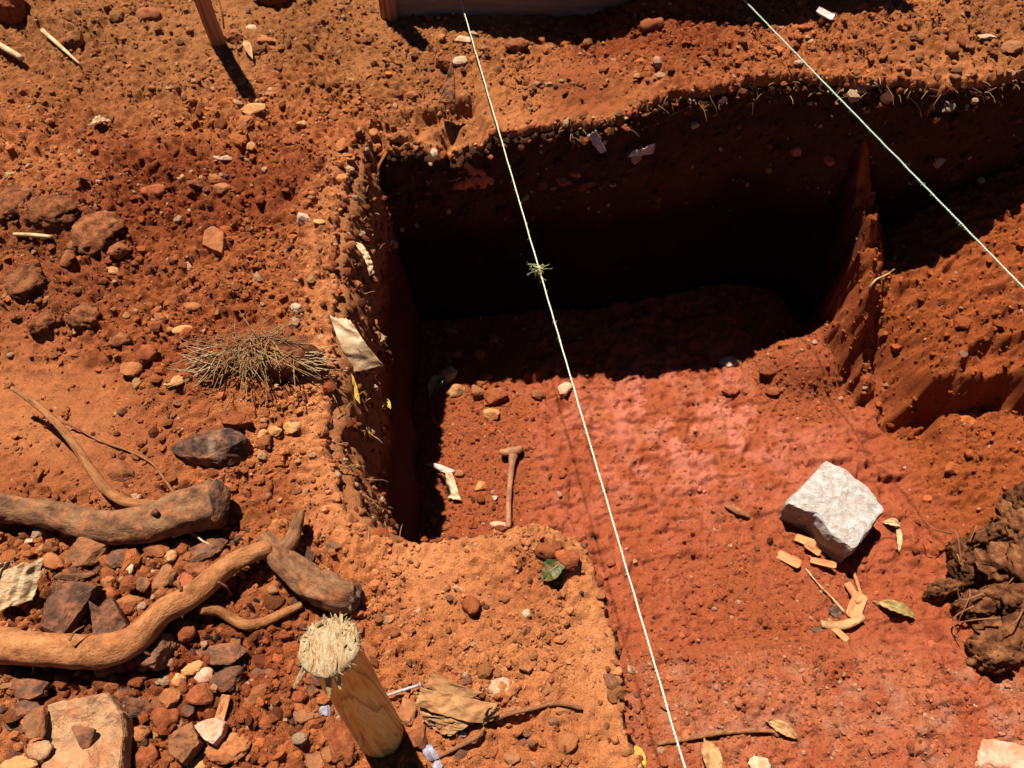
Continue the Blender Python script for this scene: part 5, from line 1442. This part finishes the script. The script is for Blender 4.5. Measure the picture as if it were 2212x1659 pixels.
def loose(n, box, wmin, wmax, mats, group, seed, keepout=lambda u, v: False, hz=(.55, .9)):
    r = np.random.default_rng(seed)
    meshes = {}
    for mt in sorted(set(m for m, _ in mats)):
        for q in range(5):
            st = ['a', 'r' if mt.startswith('clod') else 'a', 'a', 'f', 'f'][q]
            P, F = rock_shape(3, st, r)
            me = make_mesh('clod' if mt.startswith('clod') else 'stone', P, F, None, st == 'r'); me.materials.append(M[mt])
            meshes[(mt, q)] = me
    names = [m for m, _ in mats]; w8 = np.array([w for _, w in mats], float); w8 /= w8.sum()
    k = 0
    while k < n:
        u = r.uniform(box[0], box[2]); v = r.uniform(box[1], box[3])
        if keepout(u, v): continue
        p, t = hit(u, v)
        wp = wmin * (1 - r.random() * (1 - (wmin / wmax) ** 1.7)) ** (-1 / 1.7); w = wp * t / FPX
        mt = names[r.choice(len(names), p=w8)]
        o = bpy.data.objects.new('clod' if mt.startswith('clod') else 'stone', meshes[(mt, int(r.integers(0, 5)))]); COL.objects.link(o)
        h = w * r.uniform(.65, 1.0); d = min(w, h) * r.uniform(*hz)
        o.scale = (w, h, d)
        o.location = (float(p[0]), float(p[1]), float(p[2]) + d * .2)
        o.rotation_euler = (r.normal(0, .25), r.normal(0, .25), r.uniform(0, 6.28))
        o["group"] = group; o["category"] = 'clod' if mt.startswith('clod') else 'stone'
        an = min(ANCHOR, key=lambda a: (a[0] - u) ** 2 + (a[1] - v) ** 2)
        dx, dy = u - an[0], v - an[1]
        dr = ('right of' if dx > 0 else 'left of') if abs(dx) > abs(dy) else ('below' if dy > 0 else 'above')
        size = 'small ' if wp < 18 else ('' if wp < 30 else 'large ')
        LOOSE.append([size + COLOUR[mt], dr + ' the ' + an[2], math.hypot(dx, dy), o]); k += 1
in_pit = lambda u, v: poly_sd(np.array([xy0(u, v)[0]]), np.array([xy0(u, v)[1]]), PIT)[0] < .015
loose(75, (10, 140, 700, 900), 11, 26, [('clod_orange', 3), ('clod_red', 2), ('stone_tan', 1.2), ('clod_brown', 2), ('stone_brown', 1)], 'loose clods and stones on the ground left of the pit', 301, in_pit)
loose(40, (240, 660, 690, 1000), 12, 28, [('clod_orange', 3), ('stone_tan', 2), ('clod_red', 1)], 'orange stones around the straw tuft', 302, in_pit)
loose(130, (0, 1140, 700, 1659), 16, 44, [('clod_red', 3), ('clod_orange', 2.6), ('stone_dark', 2.6), ('clod_brown', 1.6), ('stone_tan', .7), ('charcoal', .8)], 'loose clods and stones of the lower left rubble heap', 303, lambda u, v: (90 < u < 265 and v > 1505) or in_pit(u, v))
loose(50, (800, 1180, 1340, 1655), 9, 22, [('clod_red', 3), ('clod_orange', 4), ('stone_dark', .6), ('stone_pink', .6)], 'loose clods and stones on the front platform', 304, in_pit)
loose(55, (560, 50, 1440, 190), 10, 24, [('clod_brown', 3), ('clod_red', 2), ('clod_orange', 2), ('stone_tan', .9)], 'loose clods and stones behind the pit', 305, in_pit)
loose(50, (1440, 70, 2200, 170), 14, 38, [('clod_brown', 2), ('clod_red', 2), ('clod_orange', 3), ('stone_brown', 1)], 'loose clods and stones at the top right', 306, in_pit)
seen = {}
for a, b, dd_, o in sorted(LOOSE, key=lambda q: q[2]):
    i = seen.get((a, b), 0); seen[(a, b)] = i + 1
    lab = ORD[min(i, 11)] + a + ' ' + b
    if i == 0: lab = 'nearest ' + lab
    o["label"] = lab

# big clods breaking out of the bank and its lip
in_bank = lambda u, v: True
for (u, v, w, h, rot, lab) in [(2095, 900, 60, 50, 50, 'crumbly clod below the shaded ledge of the earth bank'), (2060, 1010, 40, 30, 0, 'low clod at the bottom of the bank'), (1700, 745, 40, 28, 0, 'clod on the back slope of the granular heap')]:
    rock(u, v, w, h, 'clod', lab, 'clod_bank', 'r' if w > 70 else 'a', .6, rot, 'clod', None, .48, 4)

# dried root ball at the right edge
def root_ball():
    c, t = hit(2150, 1270)
    o = thing('root_ball', 'dark dried root ball of crusted mud at the right edge', 'root ball', c)
    r = np.random.default_rng(77); k = t / FPX
    for (u, v, w, h, z) in [(2150, 1225, 90, 80, .05), (2085, 1235, 70, 56, .04), (2195, 1150, 70, 90, .06), (2110, 1310, 80, 50, .03), (2180, 1300, 90, 70, .06), (2160, 1390, 100, 70, .04), (2035, 1275, 46, 30, .02), (2215, 1230, 90, 100, .07), (2105, 1175, 60, 36, .03), (2130, 1420, 70, 50, .03), (2200, 1360, 80, 60, .05), (2065, 1200, 36, 50, .03), (2012, 1290, 36, 24, .015), (2150, 1160, 50, 40, .05), (2205, 1090, 50, 60, .05)]:
        p, _ = hit(u, v)
        V, F = ICO[4]
        sd_ = r.uniform(-9, 9, 3)
        q = V * (1 + .60 * fbm3(V + sd_, 1.7, 3, 5) + .30 * (1 - 2.4 * np.abs(fbm3(V + sd_, 4.0, 3, 6))) + .30 * fbm3(V + sd_, 8, 3, 8))[:, None] * np.array([w * k / 2, h * k / 2, .045])
        link('mud_lobe', make_mesh('mud_lobe', q + (p - c) + np.array([0, 0, z * .5]), F), M['clod_mud'], o)
    for q in range(14):
        a = r.uniform(1.2, 5.2); b = np.array([r.uniform(-.12, .08), r.uniform(-.16, .16), r.uniform(.03, .1)])
        d = np.array([math.cos(a), math.sin(a) * .8, r.uniform(-.4, .5)]); L = r.uniform(.05, .13)
        S = spline(np.array([[*b, .0030], [*(b + d * L * .5 + r.normal(0, .022, 3)), .0022], [*(b + d * L + [0, 0, -.02]), .0008]]), 14)
        V, F = tube_arrays(S[:, :3], S[:, 3], 7, .2, q)
        link('root', fix_mesh('root', V, F, True, tube_co(S[:, :3], 7, q)), M['twig'], o)
root_ball()

# rootlets and dry grass along the rim
def fringe(name, wname, n, seed, smin, smax, lmin, lmax, dmax, label):
    nm, W, nx_, ny_ = [w for w in WALLPTS if w[0] == wname][0]
    r = np.random.default_rng(seed); ns = W.shape[1]; polys = []
    for q in range(n):
        j = int(r.uniform(smin, smax) * (ns - 1)); i = int(r.random() ** 2 * dmax / .0068)
        c = W[i, j] + np.array([0, 0, .008]); out = np.array([nx_[j], ny_[j], 0]); al = np.array([-ny_[j], nx_[j], 0])
        L = r.uniform(lmin, lmax)
        d = out * r.uniform(.2, 1.0) + al * r.normal(0, .8) + np.array([0, 0, r.uniform(-.5, .9)]); d /= np.linalg.norm(d)
        b = r.normal(0, .25, 3) * L
        polys.append((np.array([c - d * .01, c + d * L * .4 + b * .3, c + d * L * .75 + b * .8 - [0, 0, L * .15], c + d * L + b - [0, 0, L * .4]]), np.array([1, .9, .8, .5]) * r.uniform(.0007, .0019)))
    V, F = bundle(polys, 4)
    stuff(link(name, fix_mesh(name, V, F), M['rootlet']), label, 'rootlets')
fringe('rootlets', 'pit_wall_back', 230, 61, .22, .98, .010, .05, .05, 'dry rootlets and grass fringing the back rim of the pit')
fringe('rootlets', 'pit_wall_left', 60, 62, .02, .95, .015, .05, .28, 'dry rootlets sticking out of the left pit wall')
